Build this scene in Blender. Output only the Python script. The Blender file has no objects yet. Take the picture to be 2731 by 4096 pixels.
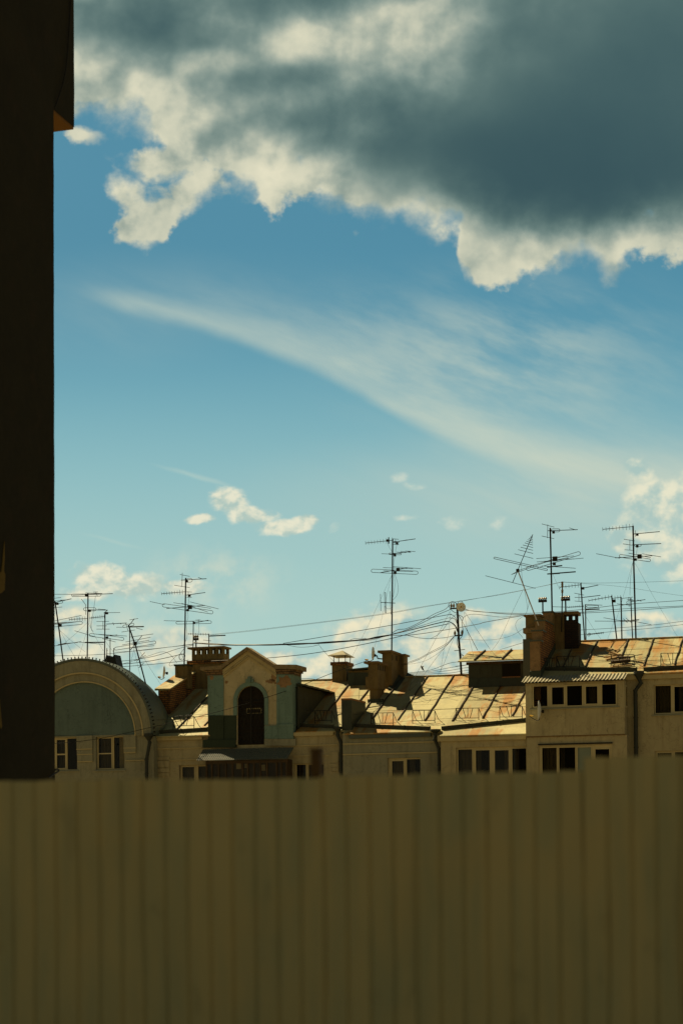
import bpy, math, random
from mathutils import Vector, Matrix
random.seed(7)
S = bpy.context.scene
COL = S.collection
# ------------------------------------------------------------------ camera model (shift lens, slight roll)
FPX, CX, HY = 7500.0, 1365.5, 3350.0
ROLL = math.radians(0.6)
EYE = Vector((0, 0, 1.65))
RV = Vector((math.cos(ROLL), 0, -math.sin(ROLL)))
UV = Vector((math.sin(ROLL), 0, math.cos(ROLL)))
TH = math.radians(16.6)                      # the terrace is turned by this angle
UF = Vector((math.cos(TH), -math.sin(TH), 0))
VF = Vector((math.sin(TH), math.cos(TH), 0))
O = Vector((0, 80, 0))
ROT = Matrix(((UF.x, VF.x, 0), (UF.y, VF.y, 0), (0, 0, 1)))

def loc2w(p): return O + ROT @ Vector(p)
def w2loc(p): return ROT.transposed() @ (Vector(p) - O)
EL = w2loc(EYE)

def ray(px):
    d = RV * ((px[0] - CX) / FPX) + Vector((0, 1, 0)) + UV * ((HY - px[1]) / FPX)
    return ROT.transposed() @ d              # in the terrace frame (u, v, z)

def F(px, v):                                # surveyed point on the vertical plane v
    d = ray(px); t = (v - EL.y) / d.y
    return EL + d * t

class Slope:                                 # roof plane rising with v
    def __init__(self, p, t): self.p, self.t = Vector(p), t
    def z(self, v): return self.p.z + self.t * (v - self.p.y)
    def at(self, px):
        d = ray(px)
        s = (self.z(EL.y) - EL.z) / (d.z - self.t * d.y)
        return EL + d * s

def crop(ox, oy, s): return lambda x, y: (ox + x * s, oy + y * s)
A = crop(200, 2300, 700 / 1568)
B = crop(700, 2500, 600 / 1568)
C = crop(1250, 2500, 600 / 1568)
D = crop(1800, 2400, 500 / 1568)
E = crop(2231, 2400, 500 / 1568)
G = crop(1850, 2050, 881 / 1568)
H = crop(1400, 2100, 500 / 1568)

# ------------------------------------------------------------------ node helpers
class N:
    nt = None
    def __init__(self, s): self.s = s
    @staticmethod
    def new(t, **kw):
        n = N.nt.nodes.new(t)
        for k, v in kw.items(): setattr(n, k, v)
        return n
    def __add__(a, b): return M_('ADD', a, b)
    def __radd__(a, b): return M_('ADD', b, a)
    def __sub__(a, b): return M_('SUBTRACT', a, b)
    def __rsub__(a, b): return M_('SUBTRACT', b, a)
    def __mul__(a, b): return M_('MULTIPLY', a, b)
    def __rmul__(a, b): return M_('MULTIPLY', b, a)
    def __truediv__(a, b): return M_('DIVIDE', a, b)

def put(sock, v):
    if isinstance(v, N): N.nt.links.new(v.s, sock)
    elif isinstance(v, (tuple, list)) and len(v) == 3 and sock.type == 'RGBA': sock.default_value = (*v, 1)
    else: sock.default_value = v

def M_(op, a, b=0.0, c=None):
    n = N.new('ShaderNodeMath', operation=op)
    put(n.inputs[0], a); put(n.inputs[1], b)
    if c is not None: put(n.inputs[2], c)
    return N(n.outputs[0])
def clamp(a): 
    n = N.new('ShaderNodeClamp'); put(n.inputs[0], a); return N(n.outputs[0])
def mx(a, b): return M_('MAXIMUM', a, b)
def mn(a, b): return M_('MINIMUM', a, b)
def VM(op, a, b=(0, 0, 0), out=0):
    n = N.new('ShaderNodeVectorMath', operation=op)
    put(n.inputs[0], a)
    if op == 'SCALE': put(n.inputs[3], b)
    elif op not in ('LENGTH', 'NORMALIZE'): put(n.inputs[1], b)
    return N(n.outputs['Value' if op in ('LENGTH', 'DOT_PRODUCT') else 'Vector'])
def smooth(e0, e1, x, t0=0.0, t1=1.0):
    n = N.new('ShaderNodeMapRange', interpolation_type='SMOOTHSTEP')
    put(n.inputs[0], x); put(n.inputs[1], e0); put(n.inputs[2], e1); put(n.inputs[3], t0); put(n.inputs[4], t1)
    return N(n.outputs[0])
def noise(v, scale, detail=4, rough=.55, col=False, dist=0.0, dims='3D'):
    n = N.new('ShaderNodeTexNoise', noise_dimensions=dims)
    put(n.inputs['Vector'], v); n.inputs['Scale'].default_value = scale
    n.inputs['Detail'].default_value = detail; n.inputs['Roughness'].default_value = rough
    n.inputs['Distortion'].default_value = dist
    return N(n.outputs['Color' if col else 'Fac'])
def mix(f, a, b, blend='MIX'):
    n = N.new('ShaderNodeMix', data_type='RGBA', blend_type=blend)
    put(n.inputs[0], f); put(n.inputs[6], a); put(n.inputs[7], b)
    return N(n.outputs[2])
def sep(v):
    n = N.new('ShaderNodeSeparateXYZ'); put(n.inputs[0], v)
    return N(n.outputs[0]), N(n.outputs[1]), N(n.outputs[2])
def comb3(x, y, z):
    n = N.new('ShaderNodeCombineXYZ'); put(n.inputs[0], x); put(n.inputs[1], y); put(n.inputs[2], z)
    return N(n.outputs[0])
def curve(x, pts, xs, ys):                   # piecewise curve: pts in real units, scaled to 0..1
    n = N.new('ShaderNodeFloatCurve')
    c = n.mapping.curves[0]
    P = [(a / xs, b / ys) for a, b in pts]
    c.points[0].location = P[0]; c.points[1].location = P[-1]
    for q in P[1:-1]: c.points.new(*q)
    for q in c.points: q.handle_type = 'AUTO'
    n.mapping.update()
    put(n.inputs['Value'], x * (1 / xs))
    return N(n.outputs[0]) * ys
def lin(r, g, b):
    f = lambda c: c / 12.92 if c <= .04045 else ((c + .055) / 1.055) ** 2.4
    return tuple(f(c / 255) for c in (r, g, b))

# ------------------------------------------------------------------ materials (all node based)
def new_mat(name):
    m = bpy.data.materials.new(name); m.use_nodes = True
    N.nt = m.node_tree
    bs = m.node_tree.nodes['Principled BSDF']
    tc = N.new('ShaderNodeTexCoord')
    return m, bs, N(tc.outputs['Object'])

def bump(bs, h, dist=.02, st=.5):
    n = N.new('ShaderNodeBump'); n.inputs['Distance'].default_value = dist; n.inputs['Strength'].default_value = st
    put(n.inputs['Height'], h); N.nt.links.new(n.outputs[0], bs.inputs['Normal'])

def mottled(name, c, var=.25, rough=.85, scale=1.5, stain=None, stain_amt=.4, streak=True, bumpd=.01, metallic=0.0, drip=0.0):
    m, bs, P = new_mat(name)
    n1 = noise(P, scale, 6, .6); n2 = noise(P, scale * 9, 4, .6)
    f = (n1 - .5) * (2.0 * var) + (n2 - .5) * var + 1.0
    col = mix(1.0, c, comb3(f, f, f), 'MULTIPLY')
    if stain:
        sv = VM('MULTIPLY', P, (2.2, 2.2, .35 if streak else 2.2))
        s = smooth(.5, .72, noise(sv, scale * 1.1, 6, .65)) * stain_amt
        col = mix(s, col, stain)
    if drip:
        dn = noise(VM('MULTIPLY', P, (5.0, 5.0, .45)), 1.0, 5, .6)
        col = mix(smooth(.50, .70, dn) * drip, col, tuple(q * .5 for q in c))
        lite = smooth(.55, .62, noise(P, 1.9, 7, .68))
        col = mix(lite * drip * .8, col, tuple(min(1, q * 1.28) for q in c))
        crack = M_('ABSOLUTE', noise(P, .9, 6, .6, dist=.6) - .5)
        col = mix(smooth(.006, .0, crack) * .6, col, tuple(q * .35 for q in c))
    put(bs.inputs['Base Color'], col)
    bs.inputs['Roughness'].default_value = rough
    bs.inputs['Metallic'].default_value = metallic
    bs.inputs['Specular IOR Level'].default_value = .25
    bump(bs, n2, bumpd)
    return m

MT = {}
MT['plaster'] = mottled('beige_plaster', (.39, .34, .19), .22, .9, .7, (.22, .17, .085), .65, drip=.45)
MT['plaster2'] = mottled('grey_beige_plaster', (.27, .265, .175), .22, .9, .7, (.18, .16, .095), .65, drip=.45)
MT['trim'] = mottled('pale_trim_course_light', (.46, .39, .20), .16, .85, 2, (.26, .2, .09), .3)  # pale trim; on string courses it paints the skylight they catch
MT['teal'] = mottled('teal_plaster', (.155, .24, .20), .18, .9, 1.0, (.10, .155, .125), .5, drip=.35)
MT['teal_grey'] = mottled('grey_green_plaster', (.115, .165, .145), .2, .9, .9, (.08, .115, .10), .6, drip=.3)
MT['teal_dark'] = mottled('dark_teal_plaster', (.035, .05, .03), .2, .9, 1.5, (.02, .028, .018), .5)
MT['stone'] = mottled('weathered_stone', (.25, .19, .10), .45, .9, 5, (.05, .045, .025), .8, False, .03)
MT['chimney'] = mottled('chimney_render', (.19, .135, .052), .35, .9, 2, (.07, .05, .024), .8, drip=.5)
MT['chimney_cap'] = mottled('chimney_cap_concrete', (.20, .13, .055), .4, .95, 5, (.06, .045, .02), .6, False, .03)
MT['green_metal'] = mottled('dull_green_sheet_metal', (.045, .055, .035), .3, .6, 2, (.02, .02, .012), .6)
MT['gutter'] = mottled('dark_gutter_metal', (.03, .036, .026), .35, .55, 4, (.10, .05, .02), .35, False)
MT['iron'] = mottled('dark_iron', (.018, .017, .012), .3, .6, 8, (.05, .025, .01), .3, False)
MT['alu'] = mottled('aluminium_tube', (.55, .5, .42), .1, .35, 8, None, metallic=.8)
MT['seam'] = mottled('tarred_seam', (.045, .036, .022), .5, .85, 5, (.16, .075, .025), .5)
MT['cable'] = mottled('black_cable', (.012, .012, .010), .1, .6, 8)
MT['pvc'] = mottled('window_frame_paint', (.52, .45, .24), .08, .5, 3, (.38, .27, .12), .25)
MT['sill'] = mottled('sill_sheet', (.30, .30, .20), .15, .5, 4)
MT['curtain'] = mottled('curtain_cloth', (.10, .085, .05), .2, .9, 3)
MT['oldwood'] = mottled('old_dark_wood', (.06, .038, .016), .5, .8, 4, (.12, .075, .03), .5)
MT['door'] = mottled('near_black_door_wood', (.022, .015, .007), .5, .8, 4, (.05, .03, .012), .4)
MT['dormer'] = mottled('pale_peeling_plaster', (.46, .40, .235), .2, .9, .9, (.28, .22, .11), .5, drip=.5)
MT['plank'] = mottled('weathered_plank', (.33, .22, .09), .4, .8, 6, (.10, .06, .025), .6, False)
MT['plank_dark'] = mottled('dark_plank', (.05, .032, .014), .4, .8, 6)  # plank wood in a near-black tone
MT['dish'] = mottled('dish_paint', (.80, .84, .78), .08, .5, 5, (.4, .34, .2), .2)
MT['dish_yellow'] = mottled('yellowed_plastic', (.62, .38, .06), .1, .5, 5)
MT['ceramic'] = mottled('brown_ceramic', (.20, .15, .08), .2, .25, 8)
MT['shed'] = mottled('dark_shed_boards', (.05, .054, .036), .3, .85, 3, (.02, .018, .01), .5)
MT['tower'] = mottled('near_black_plaster', (.016, .0145, .006), .5, .95, .8, (.024, .017, .007), .7, False)  # plaster in a near-black base tone
MT['tower_patch'] = mottled('bare_ochre_plaster', (.13, .09, .018), .4, .95, 3, (.05, .03, .01), .6)
MT['soffit'] = mottled('ochre_soffit_paint', (.16, .08, .016), .1, .9, 2)
MT['ground'] = mottled('dusty_yard', (.16, .125, .065), .3, .95, .3, (.09, .07, .04), .6, False)
MT['rust_cap'] = mottled('rusty_edge', (.24, .12, .05), .5, .9, 8)
MT['postwood'] = mottled('brown_post_paint', (.105, .055, .014), .25, .8, 5)
MT['frost'] = mottled('frosted_pane', (.19, .23, .17), .1, .5, 2)
MT['bird'] = mottled('bird_feather', (.03, .03, .025), .2, .8, 8)
MT['ceramic_w'] = mottled('pale_ceramic', (.4, .36, .27), .2, .3, 8)

def brick_mat(name, c1, c2, mortar):
    m, bs, P = new_mat(name)
    x, y, z = sep(P)
    n = N.new('ShaderNodeTexBrick')
    put(n.inputs['Vector'], comb3(x + y, z, 0.0))
    n.inputs['Scale'].default_value = 1.0
    n.inputs['Brick Width'].default_value = .27; n.inputs['Row Height'].default_value = .095
    n.inputs['Mortar Size'].default_value = .02; n.inputs['Mortar Smooth'].default_value = .3
    n.inputs['Color1'].default_value = (*c1, 1); n.inputs['Color2'].default_value = (*c2, 1); n.inputs['Mortar'].default_value = (*mortar, 1)
    g = noise(P, 1.6, 6, .65); f = (g - .5) * 1.2 + 1.0
    col = mix(1.0, N(n.outputs['Color']), comb3(f, f, f), 'MULTIPLY')
    col = mix(smooth(.52, .7, noise(P, 2.3, 5)) * .7, col, (.022, .016, .009))
    put(bs.inputs['Base Color'], col); bs.inputs['Roughness'].default_value = .95
    bump(bs, N(n.outputs['Fac']) * -1.0, .02, .6)
    return m
MT['brick'] = brick_mat('orange_brick', (.38, .16, .032), (.22, .085, .018), (.05, .032, .014))
MT['brick_grey'] = brick_mat('weathered_bare_brick', (.24, .155, .07), (.17, .10, .045), (.07, .05, .028))
MT['brick_dark'] = brick_mat('sooty_brick', (.032, .015, .006), (.02, .010, .004), (.012, .009, .005))

def roof_mat():
    m, bs, P = new_mat('rusty_roof_sheet')
    x, y, z = sep(P)
    cell = M_('FLOOR', x * (1 / 1.19) + .3)
    wn = N.new('ShaderNodeTexWhiteNoise', noise_dimensions='1D'); put(wn.inputs['W'], cell)
    tone = N(wn.outputs['Value'])
    course = M_('FLOOR', y * .52)
    wn2 = N.new('ShaderNodeTexWhiteNoise', noise_dimensions='1D'); put(wn2.inputs['W'], cell * 3.7 + course)
    tone = tone * .6 + N(wn2.outputs['Value']) * .4
    base = mix(tone, (.27, .24, .105), (.44, .40, .20))
    base = mix(smooth(.45, .75, noise(P, .9, 6, .6)) * .55, base, (.20, .195, .11))
    g = noise(P, 6, 5, .65); f = (g - .5) * .5 + 1.0
    base = mix(1.0, base, comb3(f, f, f), 'MULTIPLY')
    st = VM('MULTIPLY', P, (2.4, .42, .42))
    s = noise(st, 1.0, 7, .62); big = noise(P, .33, 3, .5)
    rust = smooth(.52, .66, s * .62 + big * .44 + noise(P, 9, 4) * .04)
    col = mix(rust * .9, base, mix(noise(P, 5, 4), (.40, .19, .018), (.22, .085, .009)))
    spots = smooth(.68, .74, noise(P, 3.2, 5, .7))
    col = mix(spots * .75, col, (.12, .045, .01))
    put(bs.inputs['Base Color'], col)
    bs.inputs['Roughness'].default_value = .62; bs.inputs['Specular IOR Level'].default_value = .3
    bump(bs, noise(P, 1.4, 4), .06, .35)
    return m
MT['roof'] = roof_mat()
MT['roof_green'] = mottled('bluish_grey_sheet', (.085, .105, .08), .2, .5, 1.3, (.12, .065, .03), .35)
MT['awning'] = mottled('corrugated_sheet', (.30, .275, .18), .12, .5, 1.2, (.19, .11, .04), .4)
MT['awning_shaded'] = mottled('shade_toned_corrugated_sheet', (.125, .135, .10), .15, .5, 1.2, (.10, .06, .025), .35)  # dormer shade put into the base colour, tinted blue grey

def fence_mat():
    m, bs, P = new_mat('olive_brown_fence_paint')
    st = VM('MULTIPLY', P, (7.0, 7.0, .8))
    s = noise(st, 1.0, 5, .6); b = noise(P, 1.7, 4, .55)
    col = mix(smooth(.35, .7, s), (.55, .44, .185), (.42, .38, .18))
    col = mix(smooth(.48, .72, b) * .35, col, (.60, .43, .16))
    x, y, z = sep(P)
    d = smooth(.62, .75, noise(VM('MULTIPLY', P, (5, 5, 3)), 1.0, 3)) * .25
    col = mix(d, col, (.20, .165, .075))
    put(bs.inputs['Base Color'], col); bs.inputs['Roughness'].default_value = .7
    bs.inputs['Specular IOR Level'].default_value = .2
    return m
MT['fence'] = fence_mat()

def glass_mat():
    m = bpy.data.materials.new('window_glass'); m.use_nodes = True; N.nt = m.node_tree
    nt = m.node_tree; out = nt.nodes['Material Output']; nt.nodes.remove(nt.nodes['Principled BSDF'])
    t = N.new('ShaderNodeBsdfTransparent'); t.inputs[0].default_value = (.72, .70, .60, 1)
    g = N.new('ShaderNodeBsdfGlossy'); g.inputs['Roughness'].default_value = .03; g.inputs[0].default_value = (.9, .85, .7, 1)
    fr = N.new('ShaderNodeFresnel'); fr.inputs[0].default_value = 1.35
    mxs = N.new('ShaderNodeMixShader')
    nt.links.new(fr.outputs[0], mxs.inputs[0]); nt.links.new(t.outputs[0], mxs.inputs[1]); nt.links.new(g.outputs[0], mxs.inputs[2])
    nt.links.new(mxs.outputs[0], out.inputs[0])
    return m
MT['glass'] = glass_mat()
MT['dark'] = mottled('unlit_interior', (.012, .010, .006), .2, .95, 2)  # near-black; also paints the shade in flue slots and the hatch

# ------------------------------------------------------------------ mesh builder in the terrace frame
BASE = {}
class MB:
    def __init__(self): self.v, self.f = [], []
    def add(self, vs, fs):
        o = len(self.v); self.v += [Vector(p) for p in vs]; self.f += [tuple(i + o for i in f) for f in fs]
        return self
    def box(self, u0, u1, v0, v1, z0, z1):
        return self.add([(u0, v0, z0), (u1, v0, z0), (u1, v1, z0), (u0, v1, z0), (u0, v0, z1), (u1, v0, z1), (u1, v1, z1), (u0, v1, z1)],
                        [(0, 3, 2, 1), (4, 5, 6, 7), (0, 1, 5, 4), (1, 2, 6, 5), (2, 3, 7, 6), (3, 0, 4, 7)])
    def hexa(self, p):                       # eight corners, order as box
        return self.add(p, [(0, 3, 2, 1), (4, 5, 6, 7), (0, 1, 5, 4), (1, 2, 6, 5), (2, 3, 7, 6), (3, 0, 4, 7)])
    def prism(self, uz, v0, v1):             # outline in (u, z), extruded along v
        n = len(uz)
        vs = [(u, v0, z) for u, z in uz] + [(u, v1, z) for u, z in uz]
        fs = [tuple(range(n)), tuple(range(2 * n - 1, n - 1, -1))] + [(i, i + n, (i + 1) % n + n, (i + 1) % n) for i in range(n)]
        return self.add(vs, fs)
    def prism_u(self, vz, u0, u1):           # outline in (v, z), extruded along u
        n = len(vz)
        vs = [(u0, v, z) for v, z in vz] + [(u1, v, z) for v, z in vz]
        fs = [tuple(range(n)), tuple(range(2 * n - 1, n - 1, -1))] + [(i, i + n, (i + 1) % n + n, (i + 1) % n) for i in range(n)]
        return self.add(vs, fs)
    def ring(self, outer, inner, v0, v1):    # open arch band between two (u, z) polylines of equal length
        n = len(outer)
        vs = [(u, v0, z) for u, z in outer] + [(u, v0, z) for u, z in inner] + [(u, v1, z) for u, z in outer] + [(u, v1, z) for u, z in inner]
        fs = []
        for i in range(n - 1):
            fs += [(i, i + 1, n + i + 1, n + i), (2 * n + i, 3 * n + i, 3 * n + i + 1, 2 * n + i + 1),
                   (i, 2 * n + i, 2 * n + i + 1, i + 1), (n + i, n + i + 1, 3 * n + i + 1, 3 * n + i)]
        fs += [(0, n, 3 * n, 2 * n), (n - 1, 3 * n - 1, 4 * n - 1, 2 * n - 1)]
        return self.add(vs, fs)
    def plate(self, u0, u1, z0, z1, v0, v1, holes=()):
        us = sorted({u0, u1, *[min(max(h[i], u0), u1) for h in holes for i in (0, 1)]})
        zs = sorted({z0, z1, *[min(max(h[i], z0), z1) for h in holes for i in (2, 3)]})
        solid = {}
        for i in range(len(us) - 1):
            for j in range(len(zs) - 1):
                cu, cz = (us[i] + us[i + 1]) / 2, (zs[j] + zs[j + 1]) / 2
                solid[i, j] = not any(h[0] < cu < h[1] and h[2] < cz < h[3] for h in holes)
        for (i, j), s in solid.items():
            if not s: continue
            a, b, c, d = us[i], us[i + 1], zs[j], zs[j + 1]
            self.add([(a, v0, c), (b, v0, c), (b, v0, d), (a, v0, d)], [(0, 1, 2, 3)])
            self.add([(a, v1, c), (b, v1, c), (b, v1, d), (a, v1, d)], [(3, 2, 1, 0)])
            for di, dj, q in ((-1, 0, [(a, c), (a, d)]), (1, 0, [(b, d), (b, c)]), (0, -1, [(b, c), (a, c)]), (0, 1, [(a, d), (b, d)])):
                if not solid.get((i + di, j + dj), False):
                    (ua, za), (ub, zb) = q
                    self.add([(ua, v0, za), (ub, v0, zb), (ub, v1, zb), (ua, v1, za)], [(0, 1, 2, 3)])
        return self
    def tube(self, pts, r, n=6, closed=False, r2=None):
        pts = [Vector(p) for p in pts]
        m = len(pts)
        up = None; o = len(self.v)
        for i, p in enumerate(pts):
            if closed: t = pts[(i + 1) % m] - pts[i - 1]
            else: t = pts[min(i + 1, m - 1)] - pts[max(i - 1, 0)]
            t.normalize()
            if up is None:
                up = t.orthogonal().normalized()
            up = (up - t * up.dot(t))
            up = up.normalized() if up.length > 1e-6 else t.orthogonal().normalized()
            s = t.cross(up)
            rr = r if r2 is None else r + (r2 - r) * i / max(m - 1, 1)
            for k in range(n):
                a = 2 * math.pi * k / n
                self.v.append(p + up * (math.cos(a) * rr) + s * (math.sin(a) * rr))
        for i in range(m if closed else m - 1):
            for k in range(n):
                a, b = o + i * n + k, o + i * n + (k + 1) % n
                c, d = o + ((i + 1) % m) * n + (k + 1) % n, o + ((i + 1) % m) * n + k
                self.f.append((a, b, c, d))
        if not closed:
            self.f.append(tuple(o + k for k in range(n))[::-1]); self.f.append(tuple(o + (m - 1) * n + k for k in range(n)))
        return self
    def lathe(self, c, axis, prof, n=20):    # prof: (distance along axis, radius)
        axis = Vector(axis).normalized(); a = axis.orthogonal().normalized(); b = axis.cross(a)
        o = len(self.v)
        for h, r in prof:
            for k in range(n):
                t = 2 * math.pi * k / n
                self.v.append(Vector(c) + axis * h + (a * math.cos(t) + b * math.sin(t)) * max(r, 1e-4))
        for i in range(len(prof) - 1):
            for k in range(n):
                self.f.append((o + i * n + k, o + i * n + (k + 1) % n, o + (i + 1) * n + (k + 1) % n, o + (i + 1) * n + k))
        self.f.append(tuple(o + k for k in range(n))[::-1]); self.f.append(tuple(o + (len(prof) - 1) * n + k for k in range(n)))
        return self
    def build(self, name, mat, parent=None, base=None, smooth=False):
        if parent is not None: base = BASE[parent.name]
        if base is None: base = self.v[0].copy()
        base = Vector(base)
        me = bpy.data.meshes.new(name)
        me.from_pydata([tuple(p - base) for p in self.v], [], self.f); me.update()
        import bmesh
        bm = bmesh.new(); bm.from_mesh(me); bmesh.ops.recalc_face_normals(bm, faces=bm.faces[:]); bm.to_mesh(me); bm.free()
        if smooth:
            for p in me.polygons: p.use_smooth = True
        me.materials.append(MT[mat])
        o = bpy.data.objects.new(name, me); COL.objects.link(o)
        if parent is not None: o.parent = parent
        else:
            o.location = loc2w(base); o.rotation_euler = (0, 0, -TH)
        BASE[o.name] = base
        return o

def tag(o, label, cat, group=None, kind=None):
    if label: o['label'] = label
    if cat: o['category'] = cat
    if group: o['group'] = group
    if kind: o['kind'] = kind
    return o
def thing(name, label, cat, base, group=None):
    o = bpy.data.objects.new(name, None); COL.objects.link(o)
    o.location = loc2w(base); o.rotation_euler = (0, 0, -TH); o.empty_display_size = .2
    BASE[o.name] = Vector(base)
    return tag(o, label, cat, group)

def rect(cr, x0, y0, x1, y1, v):             # image rectangle on a facade plane -> u0,u1,z0,z1
    a, b = F(cr(x0, (y0 + y1) / 2), v), F(cr(x1, (y0 + y1) / 2), v)
    c, d = F(cr((x0 + x1) / 2, y0), v), F(cr((x0 + x1) / 2, y1), v)
    return (a.x, b.x, d.z, c.z)
def uz(cr, pts, v): return [(F(cr(*p), v).x, F(cr(*p), v).z) for p in pts]
def catmull(P, n=8):
    P = [Vector(p) for p in P]
    if len(P) < 3: return P
    Q = [P[0] * 2 - P[1]] + P + [P[-1] * 2 - P[-2]]
    out = []
    for i in range(1, len(Q) - 2):
        a, b, c, d = Q[i - 1:i + 3]
        for k in range(n):
            t = k / n
            out.append(.5 * ((2 * b) + (c - a) * t + (2 * a - 5 * b + 4 * c - d) * t * t + (3 * b - a - 3 * c + d) * t ** 3))
    return out + [P[-1]]

# ------------------------------------------------------------------ WINDOWS
def window(parent, cr, outer, panes, v, recess=.14, sill=True, bars=(), curtains=(), mats=None, framemat='pvc', label=None, depth=1.5):
    """outer frame and panes as surveyed rectangles on plane v; returns the hole for the wall"""
    R = rect(cr, *outer, v)
    PR = [rect(cr, *p, v) for p in panes]
    mb = MB().plate(*R, v + recess, v + recess + .07, PR)
    for h in PR:                             # raised sash round each pane
        w = .035
        mb.plate(h[0] - w, h[1] + w, h[2] - w, h[3] + w, v + recess - .022, v + recess - .002, [(h[0] + .006, h[1] - .006, h[2] + .006, h[3] - .006)])
    for b in bars:
        q = rect(cr, *b, v); mb.box(q[0], q[1], v + recess - .01, v + recess + .05, q[2], q[3])
    f = mb.build('window', framemat, parent)
    if label: f['label'] = label
    a_, b_, c_, d_ = R[0] + .004, R[1] - .004, R[2] + .004, R[3] - .004; v0_, v1_ = v + recess + .072, v + recess + depth; fl_ = .5 if depth > 1 else -.005
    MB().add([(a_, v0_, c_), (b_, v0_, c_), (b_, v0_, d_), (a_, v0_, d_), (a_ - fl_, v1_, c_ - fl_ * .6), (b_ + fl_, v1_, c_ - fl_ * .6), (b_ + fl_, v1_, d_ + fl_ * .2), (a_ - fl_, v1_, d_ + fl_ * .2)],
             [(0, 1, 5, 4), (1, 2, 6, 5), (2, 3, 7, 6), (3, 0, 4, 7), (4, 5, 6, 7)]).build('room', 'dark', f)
    for i, h in enumerate(PR):
        m = (mats or {}).get(i, 'glass')
        MB().add([(h[0] + .003, v + recess + .03, h[2] + .003), (h[1] - .003, v + recess + .03, h[2] + .003), (h[1] - .003, v + recess + .03, h[3] - .003), (h[0] + .003, v + recess + .03, h[3] - .003)], [(0, 1, 2, 3)]).build('pane', m, f)
    for i, a, b in curtains:                 # cloth hanging behind pane i between fractions a..b
        h = PR[i]; u0 = h[0] + (h[1] - h[0]) * a; u1 = h[0] + (h[1] - h[0]) * b
        n = 24; vs, fs = [], []
        for k in range(n + 1):
            uu = u0 + (u1 - u0) * k / n; dv = .04 * math.sin(k * 1.9) + .02 * math.sin(k * .7)
            vs += [(uu, v + recess + .28 + dv, h[2] - .1), (uu + .02 * math.sin(k), v + recess + .28 + dv * .6, h[3] + .1)]
            if k: fs.append((2 * k - 2, 2 * k, 2 * k + 1, 2 * k - 1))
        MB().add(vs, fs).build('curtain', 'curtain', f, smooth=True)
    if sill:
        MB().prism_u([(v - .09, R[2] - .07), (v - .09, R[2] - .045), (v + recess - .003, R[2] - .003), (v + recess - .003, R[2] - .07)], R[0] - .08, R[1] + .08).build('sill', 'sill', f)
    return R

# ------------------------------------------------------------------ ROOF PLANES
RM = Slope(F((1560, 2930), 0.0), .43)
RR = Slope(F((2645, 2692), -.2), .43)
def vM(px): return RM.at(px).y
def vR(px): return RR.at(px).y
VRM = vM((1730, 2706)); VRR = vR((2500, 2560))

def sheet(mb, pl, u0, u1, v0, v1, th=.06):
    mb.hexa([(u0, v0, pl.z(v0) - th), (u1, v0, pl.z(v0) - th), (u1, v1, pl.z(v1) - th), (u0, v1, pl.z(v1) - th),
             (u0, v0, pl.z(v0)), (u1, v0, pl.z(v0)), (u1, v1, pl.z(v1)), (u0, v1, pl.z(v1))])
def seam(mb, pl, u, v0, v1, h=.06, w=.035):
    n = 9; pts = []
    for k in range(n + 1):
        v = v0 + (v1 - v0) * k / n
        pts.append((u + random.uniform(-.016, .016), v))
    for (ua, va), (ub, vb) in zip(pts[:-1], pts[1:]):
        za, zb = pl.z(va), pl.z(vb); hh = h * random.uniform(.85, 1.15)
        mb.hexa([(ua - w / 2, va, za - .02), (ua + w / 2, va, za - .02), (ub + w / 2, vb, zb - .02), (ub - w / 2, vb, zb - .02),
                 (ua - w / 2, va, za + hh), (ua + w / 2, va, za + hh), (ub + w / 2, vb, zb + hh), (ub - w / 2, vb, zb + hh)])
def fold(mb, pl, u0, u1, v):                 # low horizontal lock seam
    mb.hexa([(u0, v, pl.z(v) - .01), (u1, v + .02, pl.z(v + .02) - .01), (u1, v + .05, pl.z(v + .05) - .01), (u0, v + .03, pl.z(v + .03) - .01),
             (u0, v, pl.z(v) + .012), (u1, v + .02, pl.z(v + .02) + .012), (u1, v + .05, pl.z(v + .05) + .012), (u0, v + .03, pl.z(v + .03) + .012)])
def gutter(parent, pl, cr0, p0, cr1, p1, h=.15):
    a, b = pl.at(cr0(*p0)), pl.at(cr1(*p1))
    mb = MB(); n = max(2, int((b - a).length / 1.0))
    for k in range(n):
        q0, q1 = a.lerp(b, k / n), a.lerp(b, (k + 1) / n)
        d = (q1 - q0) * .012
        q0 = q0 + d
        j = random.uniform(-.008, .008)
        mb.hexa([q0 + Vector((0, 0, -.04)), q1 + Vector((0, 0, -.04)), q1 + Vector((0, .04, -.02)), q0 + Vector((0, .04, -.02)),
                 q0 + Vector((0, -.05 + j, h)), q1 + Vector((0, -.05 - j, h)), q1 + Vector((0, -.02, h)), q0 + Vector((0, -.02, h))])
        mb.box(q1.x - .02, q1.x + .02, q1.y - .07, q1.y + .03, q1.z - .02, q1.z + h + .012)
    return mb.build('gutter', 'gutter', parent)
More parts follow.
